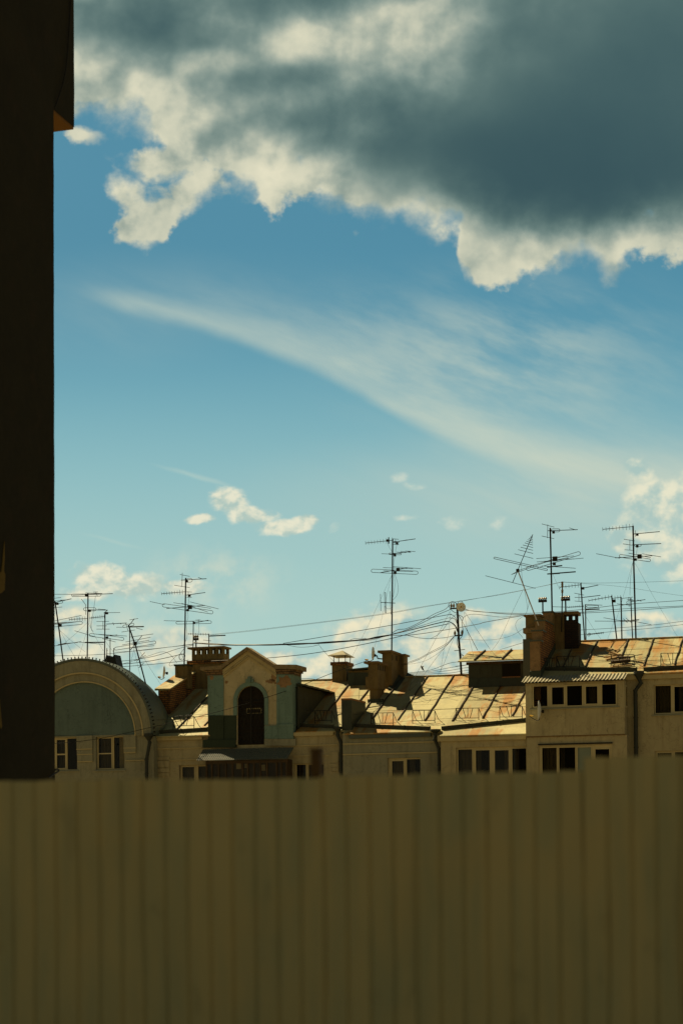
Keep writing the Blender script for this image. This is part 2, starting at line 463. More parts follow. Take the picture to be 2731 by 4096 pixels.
def guard(parent, pl, cr, x0, x1, yt, yb, tail=None):
    """roof snow guard: rectangular frame with slanted bars, standing on the roof"""
    a = pl.at(cr(x0, yb + 28)); b = pl.at(cr(x1, yb + 20))
    v = min(a.y, b.y)
    def q(x, y, dv=0): p = F(cr(x, y), v + dv); return p
    mb = MB(); r = .014
    mb.tube([q(x0, yt), q(x1, yt - 3)], r, 5); mb.tube([q(x0, yb), q(x1, yb - 3)], r, 5)
    for f0, f1 in ((.30, .44), (.52, .52), (.74, .62)):
        mb.tube([q(x0 + (x1 - x0) * f0, yt), q(x0 + (x1 - x0) * f1, yb)], r, 5)
    for x in (x0, x1):
        top = q(x, yt); foot = F(cr(x, yb + 30), v); foot.z = pl.z(v) - .01
        mb.tube([top, foot], r * 1.2, 5)
        back = Vector((top.x + .05, v + .42, pl.z(v + .42) - .01)); mb.tube([top, back], r, 5)
    if tail:
        for t in tail: mb.tube([q(*t[0]), F(cr(*t[1]), v)], .007, 4)
    return mb.build('snow_guard', 'iron', parent)
def downpipe(parent, cr, funnel, path, v, r=.075):
    mb = MB()
    x0, y0, x1, y1 = funnel
    c0, c1 = F(cr((x0 + x1) / 2, y0), v), F(cr((x0 + x1) / 2, y1), v)
    w = abs(F(cr(x1, y0), v).x - F(cr(x0, y0), v).x) / 2
    mb.lathe(c1, (0, 0, 1), [(0, r * 1.05), ((c0.z - c1.z) * .55, w * .95), ((c0.z - c1.z) * .6, w * 1.04), ((c0.z - c1.z), w * 1.04)], 14)
    P = [F(cr(*p), v) for p in path]
    P = [c1 + Vector((0, 0, .02))] + P
    mb.tube(P, r, 12)
    for p in P[1:]: mb.lathe(p - Vector((0, 0, .03)), (0, 0, 1), [(0, r * 1.18), (.06, r * 1.18)], 12)
    p, q = P[-2], P[-1]
    for k in (.3, .62): mb.lathe(p.lerp(q, k), (0, 0, 1), [(0, r * 1.2), (.05, r * 1.2)], 12)
    return mb.build('downpipe', 'gutter', parent)
def corrugated(mb, fl, fr, bl, br, n, amp=.018):
    """corrugated sheet spanned by four corners (front left/right, back left/right)"""
    fl, fr, bl, br = map(Vector, (fl, fr, bl, br))
    m = n * 6; vs = []; fs = []
    for k in range(m + 1):
        t = k / m; h = amp * max(-1, min(1, 1.6 * math.sin(2 * math.pi * t * n)))
        f, b = fl.lerp(fr, t), bl.lerp(br, t)
        for p in (f, b): vs += [p + Vector((0, 0, h)), p + Vector((0, 0, h - .012))]
        if k:
            a = 4 * (k - 1); c = 4 * k
            fs += [(a, c, c + 2, a + 2), (a + 1, a + 3, c + 3, c + 1), (a, a + 1, c + 1, c), (a + 2, c + 2, c + 3, a + 3)]
    mb.add(vs, fs); return mb

# ================================================================== GROUND
g = MB(); g.add([(-3000, -300, 0), (3000, -300, 0), (3000, 3000, 0), (-3000, 3000, 0)], [(0, 1, 2, 3)])
tag(g.build('ground', 'ground', None, (0, 0, 0)), None, None, kind='structure')

# ================================================================== ARCHED HOUSE (left)
va = 0.0
base = F(A(300, 1440), va); base.z = 0
AH = thing('arched_house', 'house with a teal half round gable and moulded arch rings beside the dark tall building', 'house', base)
u_l = F(A(-520, 1440), va).x; u_r = F(A(928, 1440), va).x
zs = F(A(300, 1440), va).z
w1 = window(AH, A, (-60, 1456, 245, 1748), [(-40, 1475, 22, 1730), (50, 1475, 128, 1730), (145, 1462, 243, 1742)], va, .16, bars=[(50, 1600, 128, 1612)], curtains=[(1, .0, .9)])
w2 = window(AH, A, (412, 1448, 668, 1742), [(424, 1462, 543, 1732), (562, 1452, 662, 1734)], va, .16, bars=[(424, 1594, 543, 1604)], curtains=[(0, .0, .95), (1, .72, 1.0)])
w0 = window(AH, A, (-420, 1456, -165, 1748), [(-410, 1470, -300, 1735), (-282, 1470, -172, 1735)], va, .16)
MB().plate(u_l, u_r, 0, zs, va, va + .3, [w0, w1, w2]).build('wall', 'plaster2', AH)
def ell(cx, a, b, t0=0, t1=180, n=64, cr=A, cy=1440):
    pts = []
    for k in range(n + 1):
        t = math.radians(t1 + (t0 - t1) * k / n)
        p = F(cr(cx + a * math.cos(t), cy - b * math.sin(t)), va); pts.append((p.x, p.z))
    return pts
# band of wall between the arch springing and the ring ends
MB().ring(ell(300, 622, 668), ell(312, 535, 560), va - .16, va + .3).build('arch_ring', 'plaster2', AH)
MB().ring(ell(312, 535, 560), ell(320, 452, 480), va - .08, va + .3).build('arch_ring', 'plaster2', AH)
MB().ring(ell(312, 541, 566), ell(312, 529, 553), va - .19, va - .158).build('moulding', 'trim', AH)
MB().ring(ell(320, 458, 487), ell(320, 448, 476), va - .11, va - .078).build('moulding', 'trim', AH)
tp = ell(320, 452, 480)
MB().prism(tp, va + .02, va + .28).build('tympanum', 'teal_grey', AH)
# barrel roof behind the gable, shallow, then a half dome sinking back
mb = MB(); o1 = ell(300, 640, 690); o0 = ell(300, 622, 668)
rows = [(0.31, 1.0), (1.3, 1.0), (2.6, .93), (4.2, .75), (5.6, .5), (6.6, .2)]
uc = F(A(300, 1440), va).x
vs = []; n = len(o1)
for (v, s) in rows: vs += [(uc + (u - uc) * s, v, zs + (z - zs) * s) for u, z in o1]
fs = [(i * n + k, i * n + k + 1, (i + 1) * n + k + 1, (i + 1) * n + k) for i in range(len(rows) - 1) for k in range(n - 1)]
mb.add(vs, fs); 
mb.ring(o1, o0, va - .2, va + .315)
mb.build('barrel_roof', 'roof_green', AH)
mb = MB()
for k in range(0, 65):
    u, z = ell(300, 640, 690)[k]; a = math.radians(180 - 180 * k / 64)
    d = Vector((math.cos(a), 0, math.sin(a)))
    p = Vector((u, va - .12, z))
    MB().tube([p - d * .02, p + d * .05, p + d * .085], .022, 5, r2=.034).build('cresting_stud', 'iron', AH)
for r in ((245, 1440, 387, 1556), (248, 1570, 387, 1606), (252, 1612, 390, 1672), (665, 1434, 775, 1546), (667, 1552, 775, 1590), (-60, 1440, -165, 1556)):
    if r[2] < r[0]: continue
    q = rect(A, *r, va); MB().box(q[0], q[1], va - .06, va - .002, q[2], q[3]).build('rusticated_block', 'plaster2', AH)
for r in ((245, 1556, 385, 1566), (250, 1603, 388, 1611), (252, 1667, 390, 1675), (665, 1546, 776, 1554), (667, 1586, 776, 1594), (680, 1657, 850, 1664)):
    q = rect(A, *r, va); MB().box(q[0], q[1], va - .075, va - .003, q[2], q[3]).build('moulding', 'trim', AH)
zb = F(A(300, 1440), va).z
MB().box(u_l, u_l + .3, .303, 8, 0, zb - .01).box(u_r - .3, u_r, .303, 8, 0, zb + .4).box(u_l + .3, u_r - .3, 7.7, 8, 0, zb).build('wall', 'plaster2', AH)
downpipe(AH, A, (850, 1420, 925, 1480), [(895, 1500), (868, 1650), (868, 2100)], va - .2, .075)
# dark ornamental roof turret behind the arch
vt = 3.0
mb = MB()
P = uz(A, [(487, 800), (505, 716), (520, 735), (560, 735), (580, 712), (607, 830), (607, 1000), (487, 1000)], vt)
mb.prism(P, vt, vt + .7)
for x, y0, y1 in ((512, 655, 725), (541, 565, 735), (573, 655, 725)):
    mb.tube([F(A(x, y1 + 10), vt + .3), F(A(x, y0), vt + .3)], .018, 5)
    mb.lathe(F(A(x, y0 + 22), vt + .3), (0, 0, 1), [(-.03, .01), (0, .04), (.03, .01)], 8)
mb.build('roof_turret', 'iron', AH)

# ================================================================== MIDDLE HOUSE
u0M = F(A(700, 1440), 1).x; uJ = F(B(1270, 1000), .4).x; uS2 = F(C(316, 1300), .2).x; uS3 = F(C(1338, 1300), -.4).x; uEnd = F(D(955, 1650), -.4).x
base = Vector((uS2, .2, 0))
MH = thing('dormer_house', 'long plastered house with rust streaked metal roof, arched brick topped dormer and many chimneys', 'house', base)
veL, veD, ve2, ve3 = vM(A(1150, 1440)), vM(C(100, 1108)), vM(C(800, 1122)), vM(D(480, 1690))
uD0 = F(B(345, 1000), .4).x
mb = MB()
uDR = F(B(1262, 900), .4).x
segs = [(u0M, uD0 + .12, veL), (uDR, uS2 + .05, veD), (uS2 + .05, uS3 - .02, ve2), (uS3 - .02, uEnd + .02, ve3)]
vtop = max(veL, veD, ve2, ve3) + .02
for a, b, v in segs: sheet(mb, RM, a + .001, b - .001, v, vtop)
sheet(mb, RM, u0M, uD0 + .12, vtop, VRM); sheet(mb, RM, uD0 + .121, uDR - .001, 1.25, VRM); sheet(mb, RM, uDR, uEnd + .35, vtop, VRM)
zr = RM.z(VRM)
mb.hexa([(u0M, VRM, zr - .06), (uEnd + .35, VRM, zr - .06), (uEnd + .35, VRM * 2, RM.z(0) - .06), (u0M, VRM * 2, RM.z(0) - .06),
         (u0M, VRM, zr), (uEnd + .35, VRM, zr), (uEnd + .35, VRM * 2, RM.z(0)), (u0M, VRM * 2, RM.z(0))])
SEAMS = []
for cr, x, y, v1 in ((C, 890, 1000, VRM), (C, 1170, 1005, VRM), (C, 1462, 1008, VRM), (C, 620, 985, VRM), (C, 525, 925, VRM), (C, 172, 892, VRM),
                     (D, 20, 1525, VRM), (D, 403, 1490, VRM), (D, 780, 1455, VRM), (A, 1125, 1395, VRM), (A, 1385, 1352, VRM), (C, 440, 870, VRM)):
    p = RM.at(cr(x, y)); SEAMS.append((p.x, p.y, v1))
for a, b in ((.34, .05), (.66, -.02)):
    v = veL + (VRM - veL) * a; fold(mb, RM, u0M, uEnd, v + b)
# ridge roll
mb.tube([(u0M, VRM, zr + .02), (uEnd + .3, VRM, zr + .02)], .05, 8)
roof = mb.build('roof', 'roof', MH)
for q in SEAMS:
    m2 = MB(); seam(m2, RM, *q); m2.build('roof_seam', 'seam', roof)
# walls
holes = []
wL = window(MH, A, (1160, 1702, 1400, 1990), [(1176, 1718, 1285, 1980), (1320, 1712, 1398, 1980)], .5, .16, curtains=[(0, 0, .9), (1, 0, 1)])
wD = window(MH, B, (1240, 1445, 1562, 1800), [(1262, 1458, 1360, 1790), (1385, 1458, 1545, 1790)], .5, .16, curtains=[(0, 0, .5)])
w2_ = window(MH, C, (783, 1388, 1126, 1780), [(820, 1420, 945, 1770), (975, 1400, 1124, 1770)], .2, .14, curtains=[(0, 0, 1), (1, .1, .5)])
w3_ = window(MH, D, (72, 1842, 965, 2400), [(92, 1872, 270, 2390), (312, 1882, 490, 2390), (550, 1882, 727, 2390), (770, 1860, 948, 2390)], -.4, .12, curtains=[(0, 0, 1), (1, .0, .3), (2, .6, 1.0), (3, 0, .4)])
zt = lambda v: RM.z(v) - .065
uA = F(A(905, 1500), .5).x
MB().plate(uA - 1.5, uS2 - .002, 0, zt(.52), .5, .75, [wL, wD, rect(B, 640, 900, 945, 1252, .45)]).build('wall', 'plaster', MH)
MB().plate(uS2, uS3 - .002, 0, zt(.22), .2, .45, [w2_]).build('wall', 'plaster2', MH)
MB().box(uS2, uS2 + .25, .452, .75, 0, zt(.45) - .01).build('wall', 'plaster2', MH)
MB().plate(uS3, uEnd, 0, zt(-.38), -.4, -.15, [w3_]).build('wall', 'plaster', MH)
MB().box(uS3, uS3 + .25, -.148, .19, 0, zt(-.15) - .01).build('wall', 'plaster', MH)
MB().box(uA - 1.5, uEnd, 2 * VRM - .6, 2 * VRM - .3, 0, RM.z(0) - .02).build('wall', 'plaster', MH)
vend = VRM * 2 - .62
MB().prism_u([(.76, 0), (vend, 0), (vend, zt(.76)), (VRM, zr - .08), (.76, zt(.76) - .02)], uA - 1.5, uA - 1.25).build('wall', 'plaster', MH)
# fascias and string courses, the courses lightened for the skylight they catch
def course(parent, cr, x0, x1, y, v, h=.05, out=.05, m='trim', name='moulding'):
    a, b = F(cr(x0, y), v), F(cr(x1, y), v)
    z = (F(cr((x0 + x1) / 2, y), v)).z
    return MB().box(a.x, b.x, v - out, v - .002, z - h / 2, z + h / 2).build(name, m, parent)
for c in ((A, 925, 1365, 1553, .5), (A, 890, 1400, 1658, .5)): course(MH, *c)
course(MH, A, 920, 1370, 1462, .5, .18, .12, 'trim', 'fascia')
course(MH, C, 318, 1330, 1232, .2, .05); course(MH, C, 318, 1330, 1342, .2, .05)
course(MH, C, 386, 1240, 1160, .2, .15, .16, 'roof_green', 'fascia')
course(MH, D, -150, 955, 1725, -.4, .24, .12, 'trim', 'fascia')
course(MH, B, 1240, 1660, 1140, .5, .16, .12, 'trim', 'fascia'); course(MH, B, 1240, 1700, 1258, .5, .05); course(MH, B, 1240, 1640, 1365, .5, .05)
for cr, r, v in ((A, (965, 1632, 1075, 1722), .5), (A, (967, 1732, 1077, 1768), .5), (A, (967, 1774, 1077, 1802), .5),
                 (C, (188, 1325, 272, 1440), .5), (C, (192, 1448, 272, 1484), .5), (C, (194, 1490, 272, 1530), .5)):
    q = rect(cr, *r, v); MB().box(q[0], q[1], v - .05, v - .003, q[2], q[3]).build('rusticated_block', 'plaster', MH)
# gutters, guards, pipes
gutter(MH, RM, A, (945, 1425), A, (1415, 1395))
gutter(MH, RM, B, (1215, 1060), C, (225, 1080)); gutter(MH, RM, C, (440, 1068), C, (1228, 1098)); gutter(MH, RM, C, (1342, 1098), D, (940, 1525))
guard(MH, RM, A, 1106, 1292, 1268, 1352)
guard(MH, RM, C, 25, 198, 897, 1000, [((-70, 897), (25, 897))]); guard(MH, RM, C, 610, 842, 920, 1028, [((415, 935), (610, 925))]); guard(MH, RM, C, 1043, 1275, 895, 1000, [((842, 910), (1043, 897)), ((842, 1020), (1043, 998))])
guard(MH, RM, D, 70, 355, 1358, 1482, [((-200, 1375), (70, 1365)), ((-200, 1495), (70, 1482))]); guard(MH, RM, D, 618, 900, 1332, 1468, [((355, 1350), (640, 1420)), ((355, 1480), (618, 1472))])
downpipe(MH, C, (222, 1062, 304, 1120), [(262, 1150), (296, 1230), (298, 1900)], .3, .075)
downpipe(MH, C, (1228, 1090, 1335, 1130), [(1275, 1200), (1318, 1290), (1328, 1900)], -.1, .07)
# vent shaft at the eave
vs_ = vM(C(350, 1060)) - .45
q = rect(C, 302, 770, 403, 1140, vs_)
f = MB().box(q[0], q[1] + .02, vs_, vs_ + 2.2, q[2], q[3]).build('vent_shaft', 'green_metal', MH)
MB().box(q[0] - .01, q[1] + .03, vs_ - .01, vs_ + 2.21, q[3] - .06, q[3] + .015).build('shaft_rim', 'rust_cap', f)

# ---- chimneys of the middle house
def chimney(parent, boxes, mat='chimney', caps=(), capm='chimney_cap', label=None, extra=None):
    mb = MB()
    for b in boxes: mb.box(*b)
    c = mb.build('chimney', mat, parent)
    if label: c['label'] = label
    for b in caps: MB().box(*b).build('cap', capm, c)
    return c
# hooded flue
v = VRM - .25
q = rect(C, 203, 418, 355, 620, v)
ch = chimney(MH, [(q[0], q[1], v, v + 1.0, q[2] - .5, q[3])], label='square flue under a pyramid metal hood')
q2 = rect(C, 190, 386, 362, 420, v); MB().box(q2[0], q2[1], v - .08, v + 1.08, q2[2], q2[3]).build('brick_collar', 'brick', ch)
q3 = rect(C, 172, 302, 388, 320, v); um = (q3[0] + q3[1]) / 2; za = F(C(275, 268), v + .5).z; hz = q3[2]
mb = MB().add([(q3[0], v - .25, hz), (q3[1] - .1, v - .25, hz), (q3[1] - .1, v + 1.25, hz), (q3[0], v + 1.25, hz), (um, v + .5, za)], [(0, 3, 2, 1), (0, 1, 4), (1, 2, 4), (2, 3, 4), (3, 0, 4)])
mb.build('hood', 'awning', ch)
for a, b in ((.15, .1), (.85, .1), (.15, .9), (.85, .9)):
    uu = q2[0] + (q2[1] - q2[0]) * a; MB().tube([(uu, v + b, q2[3] - .02), (uu, v + b, hz + .02)], .02, 5).build('hood_leg', 'iron', ch)
# low wide flue beside it
v = VRM - .9
q = rect(C, 370, 480, 600, 600, v); q2 = rect(C, 352, 448, 600, 474, v)
ch = chimney(MH, [(q[0], q[1] - .02, v + .1, v + 1.1, q[2] - .3, q[3] + .03)], 'chimney', [], label='low wide flue with dark sheet lid')
MB().box(q[0] - .02, q[1], v + .05, v + 1.15, q[2] - .3, q[2] + .45).build('flashing', 'green_metal', ch)
MB().hexa([(q2[0], v - .1, q2[2]), (q2[1], v - .1, q2[2] + .06), (q2[1], v + 1.2, q2[2] + .06), (q2[0], v + 1.2, q2[2]), (q2[0], v - .1, q2[2] + .06), (q2[1], v - .1, q2[2] + .13), (q2[1], v + 1.2, q2[2] + .13), (q2[0], v + 1.2, q2[2] + .06)]).build('lid', 'green_metal', ch)
# front twin chimney
def slot_row(parent, cr, xs, y0, y1, uface, v0, dv):
    """near-black plates painting the shade of flue slots on the +u face"""
    mb = MB()
    z0, z1 = None, None
    for k, x in enumerate(xs):
        # find v on plane u = uface for this image column
        d = ray(cr(x, (y0 + y1) / 2)); t = (uface - EL.x) / d.x; p = EL + d * t
        d2 = ray(cr(x, y0 + k * 5)); p2 = EL + d2 * ((uface - EL.x) / d2.x); d3 = ray(cr(x, y1 + k * 4)); p3 = EL + d3 * ((uface - EL.x) / d3.x)
        mb.box(uface - .04, uface + .004, p.y - .06, p.y + .06, p3.z, p2.z)
    return mb.build('flue_slot_shade', 'dark', parent)
v = vM(C(640, 800))
qa = rect(C, 580, 395, 680, 545, v); qb = rect(C, 556, 540, 690, 668, v); qc = rect(C, 592, 668, 690, 800, v); qd = rect(C, 545, 382, 690, 403, v)
dp = 1.25
ch = chimney(MH, [(qa[0], qa[1], v, v + dp, qa[2] - .05, qa[3]), (qb[0], qa[1] + .02, v - .05, v + dp - .1, qb[2], qb[3]), (qc[0], qa[1] - .015, v + .06, v + dp - .15, qc[2] - 1.0, qc[3] + .05)],
             caps=[(qd[0], qd[1] + .03, v - .18, v + dp + .25, qd[2], qd[3])], label='front plastered chimney with row of narrow flue slots on its side')
slot_row(ch, C, (686, 703, 720, 737, 753), 412, 470, qa[1], v, 0)
MB().box(qc[0] - .05, qa[1] + .25, v - .12, v + .055, qc[2] - .7, qc[2] + .1).build('flashing', 'green_metal', ch)
v = vM(C(780, 660)) 
qa = rect(C, 728, 290, 825, 610, v); qd = rect(C, 690, 268, 815, 292, v); qe = rect(C, 740, 430, 880, 540, v)
dp = 1.35
ch = chimney(MH, [(qa[0], qa[1], v, v + dp, qa[2] - 1.0, qa[3])],
             caps=[(qd[0], qa[1] + .06, v - .2, v + dp + .2, qd[2], qd[3])], label='rear plastered chimney carrying the tall antenna mast')
slot_row(ch, C, (834, 868, 881), 312, 368, qa[1], v, 0)
MB().box(qa[0] + .3, qa[1] + .25, v + dp - .1, v + dp + .6, qa[2] - .8, qa[2] + 1.35).build('flue_block', 'chimney', ch)
MB().box(qa[0] + .22, qa[1] + .33, v + dp - .15, v + dp + .7, qa[2] + 1.352, qa[2] + 1.43).build('cap', 'chimney_cap', ch)
MB().hexa([(qa[1] - .1, v - .3, RM.z(v - .3) - .1), (qa[1] + .55, v - .3, RM.z(v - .3) - .1), (qa[1] + .55, v + 1.9, RM.z(v + 1.9) - .1), (qa[1] - .1, v + 1.9, RM.z(v + 1.9) - .1),
           (qa[1] - .1, v - .3, RM.z(v - .3) + .12), (qa[1] + .25, v - .3, RM.z(v - .3) + .02), (qa[1] + .25, v + 1.9, RM.z(v + 1.9) + .02), (qa[1] - .1, v + 1.9, RM.z(v + 1.9) + .35)]).build('flashing', 'green_metal', ch)
vch2 = v; uch2 = (qa[0] + qa[1]) / 2; zch2 = qd[3]
# left big chimney with open top and its brick fire wall
v = vM(B(240, 668))
q = rect(B, 140, 405, 530, 640, v); qt = rect(B, 178, 302, 512, 370, v); ql = rect(B, 135, 368, 512, 404, v); qp = rect(B, 178, 246, 512, 302, v); qs = rect(B, 140, 228, 525, 247, v)
dp = .75
ch = chimney(MH, [(q[0], q[1], v, v + dp, q[2] - 1.2, q[3])], 'chimney', label='broad brick chimney with five open flues under a slab')
MB().box(ql[0] - .03, ql[1] + .03, v - .06, v + dp + .06, ql[2], ql[3]).build('brick_course', 'brick', ch)
MB().box(qt[0], qt[1], v - .01, v + dp, qt[2] + .002, qt[3]).build('crown', 'chimney', ch)
mb = MB()
for x0, x1 in ((178, 200), (231, 258), (291, 320), (357, 387), (421, 449), (488, 512)):
    a, b = F(B(x0, 275), v).x, F(B(x1, 275), v).x
    for r_ in ((v - .008, v + .16), (v + dp - .16, v + dp - .002)): MB().box(a, b, *r_, qp[2] + .001, qp[3]).build('flue_pier', 'chimney', ch)
MB().box(qs[0], qs[1], v - .12, v + dp + .12, qp[3] + .002, qs[3]).build('slab', 'chimney_cap', ch)
vbig, ubig = v, q[0]
# firewall running up the slope
p0 = RM.at(A(972, 1250)); v0 = p0.y
qf = rect(A, 972, 1030, 1075, 1240, v0)
v1 = vbig - .02; zf = qf[3]
slope_f = (F(A(1195, 915), v0 + 2.4).z - zf) / 2.4
mb = MB().hexa([(qf[0], v0, RM.z(v0) - .3), (qf[1], v0, RM.z(v0) - .3), (qf[1], v1, RM.z(v1) - .3), (qf[0], v1, RM.z(v1) - .3), (qf[0], v0, zf), (qf[1], v0, zf), (qf[1], v1, zf + slope_f * (v1 - v0)), (qf[0], v1, zf + slope_f * (v1 - v0))])
fw = mb.build('fire_wall', 'brick', MH)
zc = lambda vv: zf + slope_f * (vv - v0)
MB().hexa([(qf[0] - .14, v0 - .08, zc(v0 - .08) + .002), (qf[1] + .06, v0 - .08, zc(v0 - .08) + .002), (qf[1] + .06, v1, zc(v1) + .002), (qf[0] - .14, v1, zc(v1) + .002),
           (qf[0] - .14, v0 - .08, zc(v0) + .07), (qf[1] + .06, v0 - .08, zc(v0) + .05), (qf[1] + .06, v1, zc(v1) + .07), (qf[0] - .14, v1, zc(v1) + .12)]).build('coping', 'roof', fw)
v = v0 + 2.0
q = rect(A, 1122, 815, 1232, 960, v); fl = MB().box(q[0], q[1], v, v + .6, q[2] - .3, q[3]).build('flue_block', 'chimney', MH); MB().box(q[0] - .04, q[1] + .04, v - .05, v + .65, q[3] + .002, q[3] + .08).build('cap', 'green_metal', fl)

# ---- hatch dormer
vh = vM(D(560, 1078))
q = rect(D, 228, 790, 940, 1075, vh)
pe = F(D(95, 768), vh - .35); pe2 = F(D(922, 736), vh - .35); 
slope_h = .30
vr_h = vh + 1.9
HD = MB().prism_u([(vh, q[2] - .3), (vh + 3.0, q[2] + .8), (vh + 3.0, q[3] + .2), (vh, q[3] + .08)], q[0], q[1]).build('hatch_dormer', 'shed', MH)
qo = rect(D, 648, 795, 878, 968, vh); MB().box(qo[0], qo[1], vh - .012, vh + .02, qo[2], qo[3]).build('opening', 'dark', HD)  # near-black slab paints the shade of the open hatch
qo2 = rect(D, 648, 960, 880, 974, vh); MB().box(qo2[0], qo2[1], vh - .05, vh - .002, qo2[2], qo2[3]).build('sill', 'rust_cap', HD)
qb = rect(D, 232, 975, 940, 1085, vh); MB().prism_u([(vh - .14, qb[2] - .12), (vh - .003, qb[2] - .12), (vh - .003, qb[3]), (vh - .03, qb[3])], qb[0], qb[1]).build('flashing', 'green_metal', HD)
qt = rect(D, 205, 770, 905, 805, vh); MB().box(qt[0], qt[1], vh - .1, vh - .003, qt[2], qt[3]).build('fascia', 'oldwood', HD)
mb = MB(); ze = pe.z; ve_ = vh - .35
zrg = F(D(560, 633), vr_h).z
ph = Slope((0, ve_, (pe.z + pe2.z) / 2), (zrg - (pe.z + pe2.z) / 2) / (vr_h - ve_))
mb_u0, mb_u1 = pe.x, pe2.x
sheet(mb, ph, mb_u0, mb_u1, ve_, vr_h, .05)
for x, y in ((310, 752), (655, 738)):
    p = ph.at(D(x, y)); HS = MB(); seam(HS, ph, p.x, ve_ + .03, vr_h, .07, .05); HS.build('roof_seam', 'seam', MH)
mb.build('roof', 'roof', HD)

# ================================================================== FRONT DORMER with arched door
vd = .4
DO = MB()
gy = 300
outl = uz(B, [(348, 1180), (348, 500), (510, 485), (772, 275), (1062, 470), (1070, 485), (1232, 485), (1236, 1180)], vd)
# door opening cut by building the front from strips round an arch
ax0, ax1, aspr, atop, abot = 652, 938, 790, 637, 1252
def arc(cx, a, b, cy, n=20, v=vd):
    return [(F(B(cx + a * math.cos(t), cy - b * math.sin(t)), v).x, F(B(cx + a * math.cos(t), cy - b * math.sin(t)), v).z) for t in [math.pi - math.pi * k / n for k in range(n + 1)]]
acx = (ax0 + ax1) / 2; aa = (ax1 - ax0) / 2; ab = aspr - atop
inner = arc(acx, aa, ab, aspr)
def frt(mb, pts, v0, v1): mb.prism(pts, v0, v1)
zl = lambda x, y: (F(B(x, y), vd).x, F(B(x, y), vd).z)
cream = MB()
left_in = [zl(ax0, abot)] + inner[:11]
cream.prism([zl(510, abot), *[(zl(510, 485))], zl(772, 278)] + inner[10::-1] + [zl(ax0, abot)], vd, vd + .3)
cream.prism([zl(772, 278), zl(1066, 480), zl(1066, abot), zl(ax1, abot)] + inner[:9:-1], vd, vd + .3)
dorm = cream.build('dormer', 'dormer', MH)
dorm['label'] = 'tall masonry dormer with stepped gable and arched iron door'
# teal pilasters
MB().prism([zl(347, 945), zl(347, 528), zl(511, 520), zl(511, 945)], vd - .05, vd + .3).build('pilaster', 'teal', dorm)
MB().prism([zl(1066, 1050), zl(1066, 515), zl(1232, 515), zl(1236, 1050)], vd - .05, vd + 1.2).build('pilaster', 'teal', dorm)
# socles
MB().prism([zl(352, 1200), zl(352, 946), zl(514, 946), zl(514, 1200)], vd - .075, vd + .3).prism([zl(516, 1200), zl(516, 946), zl(646, 946), zl(646, 1200)], vd - .03, vd - .003).prism([zl(300, 1282), zl(300, 1201), zl(640, 1201), zl(640, 1282)], vd - .12, vd + .3).build('socle', 'teal_dark', dorm)
MB().prism([zl(940, 1190), zl(940, 1052), zl(1240, 1052), zl(1240, 1190)], vd - .08, vd + .3).prism([zl(1062, 1062), zl(1062, 1040), zl(1244, 1036), zl(1244, 1056)], vd - .1, vd - .052).build('socle', 'teal', dorm)
MB().prism([zl(938, 1262), zl(938, 1192), zl(1262, 1192), zl(1262, 1262)], vd - .06, vd + .3).build('socle', 'plaster2', dorm)
# archivolt and keystone
ar_o = [zl(614, 945)] + arc(acx, 182, 200, aspr + 4) + [zl(976, 1045)]
ar_i = [zl(ax0, 945)] + inner + [zl(ax1, 1045)]
MB().ring(ar_o, ar_i, vd - .055, vd - .003).build('archivolt', 'teal', dorm)
MB().prism([zl(746, 600), zl(746, 568), zl(768, 566), zl(768, 540), zl(806, 540), zl(806, 560), zl(828, 562), zl(828, 600)], vd - .10, vd - .056).prism([zl(772, 606), zl(770, 548), zl(802, 548), zl(800, 606)], vd - .14, vd - .1).build('keystone', 'teal', dorm)
# mouldings following the gable
def band(y_off, t, o, m):
    P = [(510, 470), (772, 270), (1064, 466)]
    o_ = [zl(x, y + y_off) for x, y in P]; i_ = [zl(x, y + y_off + t) for x, y in P]
    MB().ring(o_, i_, vd - o, vd - .003).build('moulding', m, dorm)
band(0, 38, .14, 'trim'); band(39, 22, .10, 'plaster'); band(62, 20, .05, 'trim')
# stone copings
cop = [(490, 470), (495, 425), (770, 233), (1066, 418), (1066, 462)]
o_ = [zl(x, y) for x, y in ((490, 432), (770, 234), (1068, 424))]; i_ = [zl(x, y) for x, y in ((490, 472), (770, 272), (1068, 466))]
MB().ring(o_, i_, vd - .26, vd + .42).build('coping', 'stone', dorm)
mb = MB().prism([zl(288, 478), zl(288, 444), zl(508, 430), zl(510, 470)], vd - .28, vd + .45).prism([zl(1062, 464), zl(1062, 418), zl(1290, 420), zl(1290, 468)], vd - .28, vd + 1.15)
mb.build('coping', 'stone', dorm)
mb = MB().prism([zl(325, 502), zl(325, 480), zl(508, 472), zl(510, 500)], vd - .17, vd + .4).prism([zl(336, 530), zl(336, 503), zl(510, 500), zl(512, 524)], vd - .10, vd + .35)
mb.build('corbel', 'brick_grey', dorm)
mb = MB().prism([zl(1066, 490), zl(1066, 466), zl(1262, 468), zl(1262, 490)], vd - .17, vd + 1.05).prism([zl(1068, 516), zl(1068, 491), zl(1248, 491), zl(1246, 518)], vd - .10, vd + 1.0)
mb.build('corbel', 'brick_grey', dorm)
